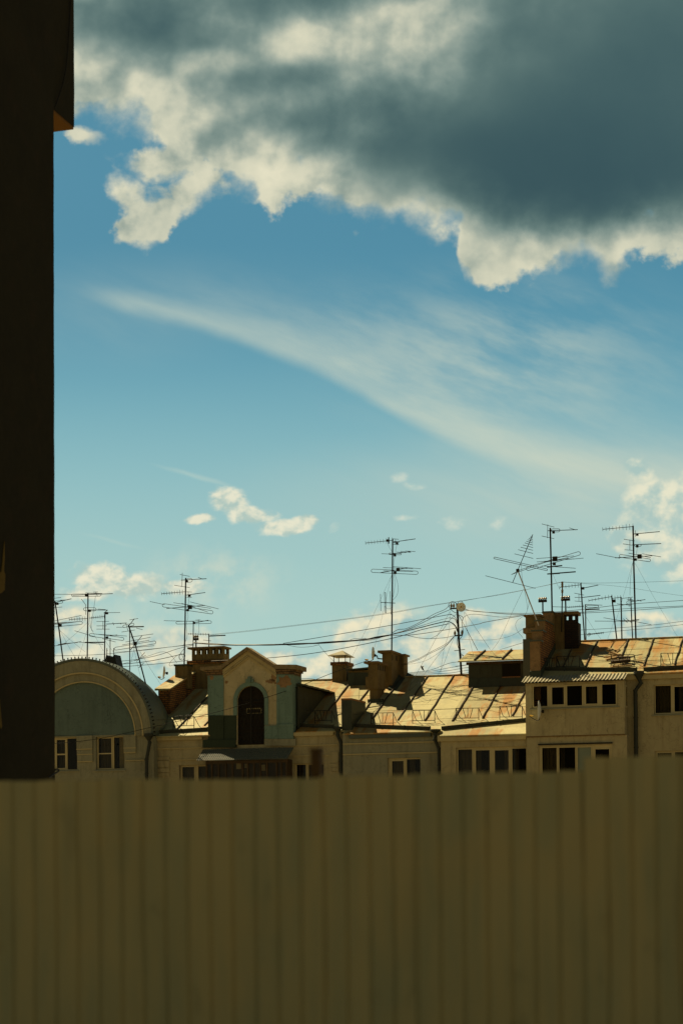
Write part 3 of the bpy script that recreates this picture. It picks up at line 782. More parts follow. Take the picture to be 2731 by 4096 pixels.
# bare patches where the plaster has fallen
def patch(cx, cy, rx, ry, v, seed, m='tower_patch', par=None):
    r = random.Random(seed); pts = []
    for k in range(18):
        t = 2 * math.pi * k / 18; s = r.uniform(.6, 1.15)
        pts.append(zl(cx + rx * s * math.cos(t), cy - ry * s * math.sin(t)))
    return MB().prism(pts, v - .007, v - .001).build('bare_patch', m, par or dorm)
MT['barep'] = mottled('bare_render', (.27, .17, .08), .4, .95, 3, (.12, .08, .04), .7, False)
patch(1150, 590, 78, 72, vd - .05, 3, 'barep'); patch(1000, 590, 52, 26, vd, 5, 'barep'); patch(1032, 545, 30, 58, vd, 6, 'barep'); patch(540, 598, 20, 20, vd, 8, 'barep'); patch(390, 552, 26, 26, vd - .05, 9, 'barep'); patch(1046, 606, 16, 14, vd, 11, 'barep')
# iron door
dz = [zl(ax0, abot)] + inner + [zl(ax1, abot)]
dr = MB().prism(dz, vd + .16, vd + .22).build('door', 'door', dorm)
mb = MB(); vg = vd + .1
for x in range(664, 938, 21):
    k = abs(x - acx) / aa; yt = aspr - ab * math.sqrt(max(0, 1 - k * k)) + 4
    mb.tube([F(B(x, yt), vg), F(B(x, 1240), vg)], .012, 5)
for y in (800, 836, 940, 1085, 1140, 1236): mb.tube([F(B(656, y), vg), F(B(934, y - 2), vg)], .016, 5)
for y0, y1 in ((845, 935), (945, 1080), (1145, 1230)):
    for x in (664, 706, 748, 805, 847, 889): mb.tube([F(B(x, y0), vg), F(B(x + 42, y1), vg)], .009, 4); mb.tube([F(B(x + 42, y0), vg), F(B(x, y1), vg)], .009, 4)
mb.tube([F(B(795, 640), vg - .01), F(B(797, 1240), vg - .01)], .03, 6)
mb.build('door_grille', 'iron', dr)
# pane behind with a pale frame glimpsed through
q = rect(B, 745, 868, 905, 925, vd + .15)
MB().plate(q[0], q[1], q[2], q[3], vd + .145, vd + .158, [(q[0] + .04, q[1] - .03, q[2] + .02, q[3] - .05)]).build('window_frame', 'trim', dr)
# cheek and roof of the dormer
uR = zl(1268, 900)[0]; uLft = zl(350, 900)[0]
zE = F(B(1285, 620), vd + .6).z
vback = vM(C(210, 700)) 
pE1 = RM.at(C(205, 702))
MB().box(uR - .06, uR, vd + .32, pE1.y, RM.z(vd) - .3, pE1.z - .04).build('cheek', 'shed', dorm)
MB().box(uLft + .1, uLft + .2, vd + .32, pE1.y, RM.z(vd) - .3, pE1.z - .04).build('cheek', 'shed', dorm)
mb = MB()
um = zl(772, 300)[0]; ov = .32
zEv = pE1.z; ztop = zEv + .5
corr = MB()
vrid = pE1.y + .6 + .5 / .43
corr.hexa([(um, vd + .43, ztop - .06), (uR + ov, vd + .43, zEv - .06 + .0), (uR + ov, pE1.y + .6, zEv - .06), (um, vrid, ztop - .06), (um, vd + .43, ztop), (uR + ov, vd + .43, zEv), (uR + ov, pE1.y + .6, zEv), (um, vrid, ztop)])
corr.hexa([(um, vd + .43, ztop - .06), (um, vrid, ztop - .06), (uLft - .05, pE1.y + .6, zEv - .06), (uLft - .05, vd + .43, zEv - .06), (um, vd + .43, ztop), (um, vrid, ztop), (uLft - .05, pE1.y + .6, zEv), (uLft - .05, vd + .43, zEv)])
for k in range(5):
    v = vd + .7 + k * .8
    if v < pE1.y: corr.tube([(uR + ov, v, zEv + .01), (um, v, ztop + .01)], .02, 5)
corr.build('roof', 'green_metal', dorm)

# ---- awning and glazed wooden porch under the dormer
vaw = vd - .95
q = rect(B, 325, 1422, 1172, 1900, vaw + .1)
PO = thing('x', None, None, base) if False else None
fl, fr = F(B(225, 1415), vaw), F(B(1172, 1396), vaw); bl, br = F(B(305, 1296), vd - .13), F(B(1232, 1282), vd - .13)
zf_ = (fl.z + fr.z) / 2; zb_ = (bl.z + br.z) / 2
fl.z = fr.z = zf_; bl.z = br.z = zb_; br.x = max(br.x, fr.x)
bl.x = fl.x + .0; br.x = fr.x + .05
aw = corrugated(MB(), fl, fr, bl, br, 44, .016).build('awning', 'awning_shaded', MH)
aw['label'] = 'corrugated awning in blue grey shade tone over the wooden porch'
por = MB(); v = vaw + .12
xs = (330, 385, 455, 530, 600, 705, 760, 825, 890, 960, 1060, 1110, 1165)
for x in xs:
    a = F(B(x, 1500), v).x; por.box(a - .035, a + .035, v, v + .07, 0, zf_ - .03)
a, b = F(B(325, 1500), v).x, F(B(1170, 1500), v).x
por.box(a, b, v + .01, v + .06, zf_ - .16, zf_ - .04); por.box(a, b, v + .01, v + .06, F(B(700, 1640), v).z - .06, F(B(700, 1640), v).z)
por.box(a, b, v + .02, v + .05, 0, F(B(700, 1640), v).z - .06)
por.box(b - .06, b, v + .08, vd - .1, 0, zf_ - .02); por.box(a, a + .06, v + .08, vd - .1, 0, zf_ - .02)
por.box(a + .07, b - .07, vd - .17, vd - .125, 0, zf_ - .02)
pr = por.build('porch', 'oldwood', MH); pr['label'] = 'dark weathered wooden porch with glazing'
for k in range(len(xs) - 1):
    a, b = F(B(xs[k], 1500), v).x + .037, F(B(xs[k + 1], 1500), v).x - .037
    z0, z1 = F(B(700, 1640), v).z, zf_ - .16
    MB().add([(a, v + .04, z0), (b, v + .04, z0), (b, v + .04, z1), (a, v + .04, z1)], [(0, 1, 2, 3)]).build('pane', 'glass', pr)
for r in ((640, 1438, 690, 1505), (728, 1450, 760, 1495), (895, 1460, 942, 1522)):
    q = rect(B, *r, v + .2); MB().box(q[0], q[1], v + .2, v + .23, q[2], q[3]).build('paper', 'trim', pr)

# ================================================================== RIGHT HOUSE with glazed balcony
vb = -.75; vw = 0.0
base = F(E(700, 1500), vw); base.z = 0
BH = thing('balcony_house', 'taller cream house on the right with boxed in balcony and stepped brick fire wall', 'house', base)
uB0, uB1 = F(D(945, 1500), vb).x, F(E(835, 1500), vb).x
uRR = F((2731, 2900), vw).x + 5
uF1 = F(D(1130, 880), -.2).x; uF0 = F(D(1000, 880), -.2).x
veR = vR(E(1300, 912))
mb = MB()
sheet(mb, RR, uF0 + .02, uRR, veR, VRR)
zrr = RR.z(VRR)
mb.hexa([(uF0, VRR, zrr - .06), (uRR, VRR, zrr - .06), (uRR, VRR * 2 + 1, RR.z(-1) - .06), (uF0, VRR * 2 + 1, RR.z(-1) - .06), (uF0, VRR, zrr), (uRR, VRR, zrr), (uRR, VRR * 2 + 1, RR.z(-1)), (uF0, VRR * 2 + 1, RR.z(-1))])
SEAMS = []
for x, y in ((340, 840), (775, 750), (1070, 835), (1455, 818), (60, 850)):
    p = RR.at(E(x, y)); SEAMS.append((p.x, max(p.y - .1, veR + .5) if x == 775 else p.y, VRR))
p = RR.at(E(1455, 818)); SEAMS += [(p.x + 1.25, veR + .5, VRR), (p.x + 2.5, veR + .5, VRR)]
for a in (.36, .7): fold(mb, RR, uF1, uRR, veR + (VRR - veR) * a)
mb.tube([(uF1, VRR, zrr + .02), (uRR, VRR, zrr + .02)], .05, 8)
roof = mb.build('roof', 'roof', BH)
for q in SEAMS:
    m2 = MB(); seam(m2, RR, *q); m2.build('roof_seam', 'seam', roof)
gutter(BH, RR, D, (1140, 885), E, (985, 895)); gutter(BH, RR, E, (1065, 892), E, (1760, 850))
guard(BH, RR, E, -20, 268, 708, 835); guard(BH, RR, E, 660, 950, 688, 815); guard(BH, RR, E, 1285, 1572, 668, 805)
guard(BH, RR, D, 1145, 1330, 730, 850)
wr = window(BH, E, (1198, 1055, 1800, 1425), [(1212, 1072, 1410, 1416), (1450, 1082, 1600, 1398), (1625, 1072, 1785, 1416)], vw, .14, curtains=[(0, 0, 1), (1, .3, 1)])
wr2 = window(BH, E, (1212, 1888, 1800, 2300), [(1240, 1915, 1420, 2290), (1458, 1905, 1600, 2290), (1620, 1915, 1780, 2290)], vw, .14, curtains=[(0, 0, 1)])
ztR = RR.z(vw) - .07
MB().plate(uB0 + .3, uRR, 0, ztR, vw, vw + .3, [wr, wr2]).build('wall', 'plaster', BH)
MB().box(uRR - .3, uRR, vw + .302, 2 * VRR, 0, ztR).box(uB0 + .3, uRR - .3, 2 * VRR - .3, 2 * VRR, 0, ztR).build('wall', 'plaster', BH)
MB().box(uB0 + .3, uB0 + .6, vw + .302, 2 * VRR - .31, 0, ztR).build('wall', 'plaster', BH)
course(BH, E, 838, 1950, 945, vw, .26, .14, 'trim', 'fascia')
# balcony bay
zbt = F(E(300, 1025), vb).z; zbb = F(E(300, 1692), vb).z
wb = window(BH, E, (-330, 1058, 742, 1340), [(-312, 1080, -137, 1335), (-82, 1092, 70, 1312), (107, 1074, 298, 1324), (342, 1082, 490, 1302), (546, 1055, 722, 1310)], vb, .05, curtains=[(1, .75, 1), (3, .2, .8)], label='row of five balcony panes under the corrugated awning', depth=.55)
wb2 = window(BH, E, (-245, 1822, 678, 2300), [(-205, 1852, -20, 2290), (8, 1848, 213, 2290), (240, 1846, 412, 2290), (462, 1868, 640, 2290)], vb + .06, .08, mats={2: 'frost'}, curtains=[(0, 0, 1), (1, 0, .3)], depth=.50)
bay = MB().plate(uB0, uB1, zbb, zbt, vb, vb + .15, [wb]).box(uB0, uB0 + .15, vb + .152, vw - .002, zbb, zbt).box(uB1 - .15, uB1, vb + .152, vw - .002, zbb, zbt).box(uB0 + .152, uB1 - .152, vb + .152, vw - .002, zbb, zbb + .12).build('balcony', 'plaster', BH)
bay['label'] = 'boxed in plastered balcony'
lower = MB().plate(uB0 + .02, uB1 + .06, 0, zbb - .03, vb + .06, vb + .21, [wb2]).box(uB0 + .02, uB0 + .17, vb + .212, vw - .002, 0, zbb - .03).box(uB1 - .09, uB1 + .06, vb + .212, vw - .002, 0, zbb - .03).build('wall', 'plaster', BH)
# ragged mortar line under the balcony and window bar
mb = MB(); n = 40
for k in range(n):
    a = uB0 + (uB1 - uB0) * k / n; h = random.uniform(.012, .045)
    mb.box(a, a + (uB1 - uB0) / n * .99, vb - .004 - random.uniform(0, .01), vb + .2, zbb - .03 - h * .5, zbb - .001)
mb.build('mortar_joint', 'chimney_cap', BH)
q = rect(E, -250, 1795, 680, 1812, vb + .06); MB().box(q[0], q[1], vb - .02, vb + .058, q[2], q[3]).build('shutter_bar', 'iron', BH)
# side window of the bay
zz0, zz1 = F(E(850, 1340), vb).z, F(E(850, 1060), vb).z
MB().box(uB1 + .002, uB1 + .02, vb + .22, vb + .62, zz0, zz1).build('side_window', 'pvc', BH)
MB().box(uB1 + .021, uB1 + .026, vb + .27, vb + .57, zz0 + .06, zz1 - .06).build('pane', 'glass', BH)
# corrugated awning over the balcony
fl, fr = F(D(888, 1030), vb - .3), F(E(828, 990), vb - .3); zf2 = (fl.z + fr.z) / 2
bz = F(E(300, 935), vw - .17).z
fl.z = fr.z = zf2
aw2 = corrugated(MB(), fl, fr, (fl.x, vw - .17, bz), (fr.x + .02, vw - .17, bz), 29, .022).build('awning', 'awning', BH)
aw2['label'] = 'pale corrugated awning over the boxed in balcony'
MB().box(uB0 - .02, uB1 + .02, vb - .05, vb + .1, zbt + .001, zf2 - .03).build('awning_beam', 'oldwood', BH)
downpipe(BH, E, (946, 892, 1075, 990), [(1035, 1045), (968, 1135), (980, 2300)], vw - .2, .085)
# ---- stepped fire wall with chimneys
vf = -.2
FWt = []
def Fz(x, y, v): return F(D(x, y), v).z
steps = [(0, .47, 520), (.47, 1.2, 392), (1.2, 3.0, 265), (3.0, 4.6, 158)]
mb = MB(); mbf = MB()
for a, b, y in steps:
    x = 1065 + a * 85
    z = F(D(x, y), vf + a).z
    FWt.append((vf + a, vf + b, z))
    mb.box(uF0, uF1, vf + a, vf + b - .002, RR.z(vf) - 1.2, z)
fw = mb.build('fire_wall', 'brick', BH); fw['label'] = 'stepped orange brick fire wall'
for a, b, z in FWt:
    MB().prism_u([(a - .07, z + .002), (b, z + .002), (b, z + .07), (a - .07, z + .05)], uF0 - .03, uF1 + .05).build('coping', 'roof_green', fw)
    MB().box(uF0 + .004, uF1 - .004, a - .006, a - .001, RR.z(vf) - .9 if a < 0 else z - .95, z - .002).build('render_face', 'barep', fw)
MB().hexa([(uF0 + .02, vf - .05, RR.z(vf) - .3), (uF1 + .03, vf - .05, RR.z(vf) - .3), (uF1 + .03, vf + 4.4, RR.z(vf + 4.4) - .1), (uF0 + .02, vf + 4.4, RR.z(vf + 4.4) - .1),
           (uF0 - .01, vf - .05, RR.z(vf) + .25), (uF1 + .03, vf - .05, RR.z(vf) + .25), (uF1 + .03, vf + 4.4, RR.z(vf + 4.4) + .25), (uF0 - .01, vf + 4.4, RR.z(vf + 4.4) + .25)]).build('flashing', 'green_metal', fw)
v = 1.6
q = rect(D, 942, 205, 1120, 352, v); q1 = rect(D, 922, 182, 1140, 206, v); q2 = rect(D, 915, 352, 1060, 415, v); q3 = rect(D, 945, 415, 1060, 495, v); q4 = rect(D, 914, 490, 1010, 1000, v)
ch = MB().box(q[0], q[1], v, v + .8, q[2], q[3]).box(q3[0], q[1], v + .01, v + .8, q4[3] - .2, q3[3]).build('chimney', 'chimney', BH); ch['label'] = 'plastered chimney with ledge behind the stepped wall'
MB().box(q1[0], q1[1], v - .1, v + .9, q1[2] + .002, q1[3]).build('cap', 'chimney_cap', ch)
MB().box(q2[0], q[1] + .05, v - .09, v + .9, q2[2], q2[3]).build('ledge', 'stone', ch)
MB().box(q4[0], q4[1] + .5, v - .05, v + .85, q4[2], q4[3]).build('base', 'roof_green', ch)
# long chimney crown with openings, dark brick main flue
v = vf + 3.4
qm = rect(E, 78, 255, 252, 640, v); qh = rect(E, -165, 140, 248, 168, v)
hz0, hz1 = F(E(150, 250), v).z, F(E(150, 190), v).z
def ex(x): return F(E(x, 220), v).x
hl = [(ex(103), ex(128), hz0, hz1), (ex(178), ex(208), hz0, hz1)]
ch = MB().box(qm[0], qm[1], v, v + .7, RR.z(v) - .5, hz0 - .12).plate(qm[0], qm[1], hz0 - .12 + .001, hz1 + .02, v + .0, v + .07, hl).build('chimney', 'brick_dark', BH)
ch['label'] = 'sooty brick chimney with two square through holes'
mb = MB().box(qm[0] - .03, qm[1], v - .03, v + .72, hz1 + .022, hz1 + .16)
mb.box(ex(-180), qm[0] - .032, v - .02, v + .7, hz1 - .02, hz1 + .15)
mb.build('crown', 'chimney_cap', ch)
xw0, xw1 = ex(-55), ex(-30)
MB().plate(ex(-120), qm[0] - .002, F(E(0, 640), v).z, hz1 - .022, v + .01, v + .08, [(ex(-60), ex(-36), hz0 + .15, hz1 - .06)]).build('flue_block', 'chimney', ch)
MB().box(uF0 + .02, uF1 + .02, vf + 3.0, vf + 3.39, FWt[3][2] - .8, FWt[3][2] + .08).build('flue_block', 'chimney', ch)
vcrown, zcrown = v, hz1 + .16

# ================================================================== TALL DARK BUILDING (left) aligned with the terrace
K = 35.0
def at_depth(px, Y):
    d = RV * ((px[0] - CX) / FPX) + Vector((0, 1, 0)) + UV * ((HY - px[1]) / FPX)
    return w2loc(EYE + d * Y)
c = at_depth((220, 2600), K)
TB = thing('tower_block', 'tall unlit plaster building with a projecting bay filling the left edge', 'building', Vector((c.x, c.y, 0)))
prof = []
mb = MB()
n = 60; hz = 24.0
# far corner edge is slightly chipped
L = 22.0
vs, fs = [], []
for k in range(n + 1):
    z = hz * k / n; j = random.uniform(-.003, .003) + (z - 5.1) * .0092
    vs += [(c.x - .0 + j, c.y - L, z), (c.x + j, c.y, z), (c.x - 9, c.y, z), (c.x - 9, c.y - L, z)]
    if k:
        a, b = 4 * (k - 1), 4 * k
        fs += [(a, a + 1, b + 1, b), (a + 1, a + 2, b + 2, b + 1), (a + 2, a + 3, b + 3, b + 2), (a + 3, a, b, b + 3)]
fs.append((4 * n, 4 * n + 1, 4 * n + 2, 4 * n + 3))
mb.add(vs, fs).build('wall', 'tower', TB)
kb = at_depth((298, 509), K * 25 / 22)
vs, fs = [], []
for k in range(21):
    z = kb.z + (hz - kb.z) * k / 20; j = random.uniform(-.004, .006) + (z - kb.z) * .0092
    vs += [(kb.x + j, c.y + .004, z), (kb.x + j, kb.y, z), (kb.x - 7, kb.y, z), (kb.x - 7, c.y + .004, z)]
    if k:
        a, b = 4 * (k - 1), 4 * k
        fs += [(a, a + 1, b + 1, b), (a + 1, a + 2, b + 2, b + 1), (a + 2, a + 3, b + 3, b + 2)]
fs.append((80, 81, 82, 83))
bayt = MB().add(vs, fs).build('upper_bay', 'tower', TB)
MB().box(kb.x - 7, kb.x - .012, c.y + .006, kb.y - .012, kb.z - .05, kb.z + .02).build('soffit', 'soffit', bayt)
# hanging wire on the bay, hook lower down, and bare plaster patches
def on_u(px, u):
    d = ray(px); return EL + d * ((u - EL.x) / d.x)
w = catmull([on_u((x, y), kb.x + .05) for x, y in ((286, -40), (281, 60), (276, 150), (270, 230), (262, 290), (248, 350), (220, 432))], 6)
MB().tube(w, .012, 5).build('wire', 'cable', bayt)
w = catmull([on_u((x, y), c.x + .06) for x, y in ((185, 3112), (205, 3098), (222, 3088), (226, 3082), (222, 3077), (212, 3079))], 6)
MB().tube([Vector((p.x + .05, p.y, p.z)) for p in w], .018, 6).build('bracket', 'iron', TB)
def wall_patch(pts, seed):
    P = [on_u(p, c.x + .006) for p in pts]; n = len(P)
    vs = [(c.x + .014 + (p.z - 5.1) * .0092, p.y, p.z) for p in P] + [(c.x - .03 + (p.z - 5.1) * .0092, p.y, p.z) for p in P]
    MB().add(vs, [tuple(range(n)), tuple(range(2 * n - 1, n - 1, -1))] + [(i, i + n, (i + 1) % n + n, (i + 1) % n) for i in range(n)]).build('bare_patch', 'tower_patch', TB)
wall_patch([(-40, 2290), (2, 2290), (8, 2250), (12, 2190), (15, 2165), (16, 2230), (14, 2285), (19, 2300), (17, 2360), (6, 2370), (-3, 2375), (-40, 2370)], 1)
wall_patch([(-20, 2780), (0, 2790), (6, 2850), (11, 2905), (8, 2915), (-20, 2850)], 2)

# ================================================================== FOREGROUND FENCE
fa = math.radians(11)
def fpt(px, dz=None):                        # point on the fence plane
    nrm = Vector((math.sin(fa), math.cos(fa), 0)); p0 = Vector((0, 9.25, 0))
    d = RV * ((px[0] - CX) / FPX) + Vector((0, 1, 0)) + UV * ((HY - px[1]) / FPX)
    return EYE + d * ((p0 - EYE).dot(nrm) / d.dot(nrm))
fd = Vector((math.cos(fa), -math.sin(fa), 0)); fn = Vector((-math.sin(fa), -math.cos(fa), 0))
fb = fpt((1300, 3300)); fb.z = 0
FE = thing('corrugated_fence', 'blurred olive brown corrugated metal fence across the whole foreground', 'fence', w2loc(fb))
def fs_(px): return (fpt(px) - fb).dot(fd)
sheets = [(-700, -130, 3122), (-130, 560, 3122), (560, 1255, 3117), (1255, 1620, 3102), (1620, 2330, 3090), (2330, 2700, 3026), (2700, 3400, 3020)]
pit = .1155
for i, (x0, x1, yt) in enumerate(sheets):
    s0, s1 = fs_((x0, 3120)), fs_((x1, 3120)) + .14; top = fpt(((x0 + x1) / 2, yt)).z
    prof = []; s = math.floor(s0 / pit) * pit
    while s < s1:
        for f, dpt in ((0, 0.0), (.06, .010), (.86, .010), (.93, 0.0)):
            q = s + f * pit
            if s0 <= q <= s1: prof.append((q, dpt))
        s += pit
    off = .003 * i
    vs, fcs = [], []
    rows = 8
    for r_ in range(rows + 1):
        for (q, dpt) in prof:
            p = fb + fd * q + fn * (dpt + off + .006 * math.sin(q * 2.1 + r_ * .9 + i * 2) + .004 * math.sin(q * 5.3 - r_ * 1.7 + i)); 
            p.z = .05 + (top - .05) * r_ / rows + (random.uniform(-.004, .004) if r_ == rows else 0)
            vs.append(w2loc(p))
    m = len(prof)
    fcs = [(r_ * m + k, r_ * m + k + 1, (r_ + 1) * m + k + 1, (r_ + 1) * m + k) for r_ in range(rows) for k in range(m - 1)]
    vb_ = [Vector(p) + (ROT.transposed() @ (fn * -.0012)) for p in vs]
    MB().add(vs, fcs).build('sheet', 'fence', FE)
# rails and post behind the sheets
mb = MB()
for z in (.5, 1.55):
    a, b = fb + fd * -3.2 - fn * .03, fb + fd * 3.4 - fn * .03
    for q in (a, b): q.z = z
    mb.tube([w2loc(a), w2loc(b)], .02, 4)
mb.build('rail', 'iron', FE)
p = fpt((1250, 3005)) - fn * .10; ptop = p.z
pp = w2loc(p)
MB().box(pp.x - .025, pp.x + .025, pp.y - .03, pp.y + .03, 0, ptop).box(pp.x - .029, pp.x + .029, pp.y - .034, pp.y + .034, ptop + .002, ptop + .02).build('post', 'postwood', FE)

# ================================================================== ANTENNAS
def antenna(label, cr, v, mast, heads, r=.028, guys=(), drops=(), mat='iron', group='television antennas on the roofs', brace=()):
    P = [F(cr(*p), v) for p in mast]
    root = thing('antenna_mast', label, 'antenna', P[-1], group)
    mb = MB().tube([P[0] + (P[0] - P[1]).normalized() * .02, *P[1:]], r, 7)
    for b in brace: mb.tube([F(cr(*b[0]), v), F(cr(*b[1]), v)], r * .7, 6)
    mb.build('mast', mat, root)
    for h in heads:
        mb = MB(); ne = max(1, sum(1 for s in h if s[0] == 'e') - 1); k = 0
        for s in h:
            if s[0] == 'b':
                mb.tube([F(cr(s[1], s[2]), v - .04), F(cr(s[3], s[4]), v - .04 + (s[5] if len(s) > 5 else .5))], .016, 5)
            elif s[0] == 't':                # thick boom
                mb.tube([F(cr(s[1], s[2]), v - .04), F(cr(s[3], s[4]), v + .5)], .028, 5)
            elif s[0] == 'e':
                dv = -.45 + .9 * k / ne; k += 1
                mb.tube([F(cr(s[1], s[2]), v + dv), F(cr(s[3], s[4]), v + dv)], .011, 5)
            elif s[0] == 'c':                # comb: boom with n upright elements of half height hh
                x0, y0, x1, y1, n, hh = s[1:]
                mb.tube([F(cr(x0, y0), v - .05), F(cr(x1, y1), v - .05)], .014, 5)
                for i in range(n):
                    t = i / (n - 1); x, y = x0 + (x1 - x0) * t, y0 + (y1 - y0) * t
                    q = hh * (1.25 if i >= n - 3 else 1.0 - .2 * (1 - t))
                    mb.tube([F(cr(x - 1, y - q), v - .05), F(cr(x + 1, y + q), v - .05)], .009, 4)
            elif s[0] == 'l':                # folded dipole between two ends, half gap hh
                x0, y0, x1, y1, hh = s[1:]
                L = math.hypot(x1 - x0, y1 - y0); dx, dy = (x1 - x0) / L, (y1 - y0) / L; nx, ny = -dy, dx
                pts = []
                for k2 in range(7):
                    a = math.pi / 2 - math.pi * k2 / 6; pts.append((x1 - hh * dx + hh * (dx * math.cos(a) - nx * math.sin(a)), y1 - hh * dy + hh * (dy * math.cos(a) - ny * math.sin(a))))
                for k2 in range(7):
                    a = math.pi / 2 + math.pi - math.pi * k2 / 6; pts.append((x0 + hh * dx + hh * (dx * math.cos(a) - nx * math.sin(a)), y0 + hh * dy + hh * (dy * math.cos(a) - ny * math.sin(a))))
                mb.tube([F(cr(*p), v + .05) for p in pts], .012, 5, closed=True)
            elif s[0] == 'k':                # junction box
                p = F(cr(s[1], s[2]), v - .06); w = s[3] if len(s) > 3 else .05
                mb.box(p.x - w, p.x + w, p.y - .05, p.y + .05, p.z - w, p.z + w)
        mb.build('antenna', mat if mat == 'iron' else 'iron', root)
    for gq in guys:
        P0 = F(cr(*gq[0]), v); P1 = F(cr(*gq[1]), v + (gq[2] if len(gq) > 2 else .5))
        mid = P0.lerp(P1, .5) - Vector((0, 0, .02 * (P1 - P0).length))
        MB().tube(catmull([P0, mid, P1], 6), .0045, 4).build('guy_wire', 'cable', root)
    for dq in drops:
        MB().tube(catmull([F(cr(*p), v + .08) for p in dq], 6), .007, 4).build('lead', 'cable', root)
    return root

antenna('leaning antenna mast half hidden by the dark tall building', A, 2.0, [(48, 240), (85, 500), (128, 830)],
        [[('b', 40, 248, 195, 213), ('e', 30, 210, 103, 201), ('e', 95, 225, 165, 222), ('e', 40, 291, 112, 287), ('l', 20, 246, 118, 240, 12), ('k', 68, 258)],
         [('l', -80, 462, 293, 428, 14), ('e', -60, 432, 285, 362), ('e', -40, 455, 240, 420), ('b', 30, 432, 150, 425), ('k', 92, 450, .07)],
         [('t', 75, 627, 148, 612), ('e', 20, 640, 282, 596), ('e', 150, 612, 250, 606)]], .032,
        [((90, 490), (240, 760)), ((95, 500), (320, 690))])
antenna('straight antenna mast with long slim loop on top above the arched house', A, 2.4, [(343, 168), (340, 480), (335, 800)],
        [[('l', 196, 182, 460, 178, 11), ('e', -20, 172, 205, 173), ('b', 205, 181, 565, 167), ('e', 320, 160, 470, 166), ('e', 390, 153, 432, 152), ('e', 412, 150, 428, 192), ('k', 330, 182, .06)],
         [('l', 303, 306, 415, 308, 14), ('b', 345, 312, 520, 315), ('e', 283, 215, 325, 270), ('e', 323, 265, 323, 356), ('e', 430, 305, 500, 310), ('k', 357, 320)],
         [('c', 175, 398, 340, 390, 8, 16)],
         [('t', 313, 605, 490, 603), ('e', 250, 600, 480, 622)]], .03,
        [((332, 430), (120, 620)), ((345, 430), (480, 680)), ((340, 480), (250, 760))], [[(410, 185), (395, 300), (372, 460), (390, 510)], [(355, 330), (362, 430), (378, 500)]])
antenna('antenna mast with comb array and tilted loop beside the black roof turret', A, 2.8, [(495, 335), (493, 560), (490, 800)],
        [[('b', 485, 342, 518, 314), ('e', 510, 338, 630, 336), ('k', 512, 342)],
         [('c', 358, 386, 488, 372, 8, 14), ('e', 420, 416, 530, 415), ('e', 477, 415, 477, 486), ('e', 420, 456, 512, 455), ('e', 420, 485, 536, 485), ('b', 505, 440, 690, 430), ('e', 565, 425, 575, 450), ('e', 630, 430, 640, 442)],
         [('l', 355, 535, 665, 575, 13), ('e', 223, 499, 415, 556), ('e', 415, 530, 690, 547), ('e', 470, 570, 590, 600), ('b', 510, 546, 605, 537), ('k', 513, 562)]], .028,
        [((497, 590), (640, 780))])
antenna('antenna mast leaning steeply to the left over the right shoulder of the arch', A, 1.6, [(705, 452), (770, 640), (872, 1025)],
        [[('l', 655, 462, 755, 440, 11), ('e', 597, 468, 665, 468), ('t', 708, 465, 842, 462), ('e', 680, 430, 702, 502), ('b', 757, 393, 700, 465), ('e', 715, 402, 792, 390), ('e', 643, 511, 762, 493), ('e', 775, 475, 832, 490)],
         [('l', 580, 662, 950, 602, 13), ('e', 720, 556, 928, 528), ('e', 680, 600, 902, 558), ('e', 648, 627, 892, 584), ('e', 690, 657, 936, 633), ('b', 722, 672, 826, 543), ('k', 765, 612, .07)],
         [('b', 780, 772, 850, 695), ('b', 798, 830, 840, 790), ('e', 760, 770, 860, 720)]], .032,
        [((765, 620), (700, 880)), ((770, 620), (1000, 990)), ((715, 480), (830, 990))], brace=[((715, 475), (718, 885))])
antenna('tallest antenna mast on the left, standing beside the five flue chimney', A, vbig - 1.2, [(1217, 30), (1212, 400), (1203, 820)],
        [[('e', 1187, -20, 1183, 106), ('e', 1165, -5, 1253, 12), ('e', 1115, 92, 1254, 113), ('b', 1175, 46, 1404, 33), ('l', 1222, 48, 1277, 46, 17), ('e', 1328, 20, 1372, 38), ('k', 1227, 57)],
         [('c', 1001, 168, 1212, 150, 10, 17), ('e', 1240, 148, 1240, 202), ('e', 1214, 150, 1272, 153), ('e', 1222, 198, 1272, 202), ('b', 1222, 180, 1392, 157), ('k', 1250, 185)],
         [('e', 897, 237, 1030, 266), ('l', 1008, 270, 1462, 336, 15), ('e', 1108, 248, 1442, 299), ('e', 1180, 253, 1415, 332), ('e', 1253, 240, 1512, 304), ('b', 1045, 300, 1390, 272), ('k', 1255, 288, .09), ('k', 1235, 315, .05)]], .034,
        (), [[(1250, 190), (1240, 260), (1225, 300)], [(1232, 320), (1238, 380), (1222, 450), (1228, 560), (1190, 640)]])
antenna('short antenna mast with one flat loop behind the five flue chimney', A, vbig + 1.5, [(1286, 415), (1282, 680)],
        [[('l', 1130, 428, 1448, 422, 12), ('e', 1022, 409, 1290, 416), ('b', 1280, 432, 1420, 405), ('e', 1305, 404, 1350, 402), ('e', 1332, 398, 1334, 430), ('k', 1292, 430)]], .022,
        (), [[(1335, 432), (1336, 520)]])
antenna('small antenna mast with a thin side comb above the gable shoulder', B, VRM + 1, [(355, 97), (356, 330)],
        [[('c', 140, 93, 350, 97, 9, 12), ('t', 360, 116, 528, 108)], [('e', 296, 157, 380, 166)]], .024)
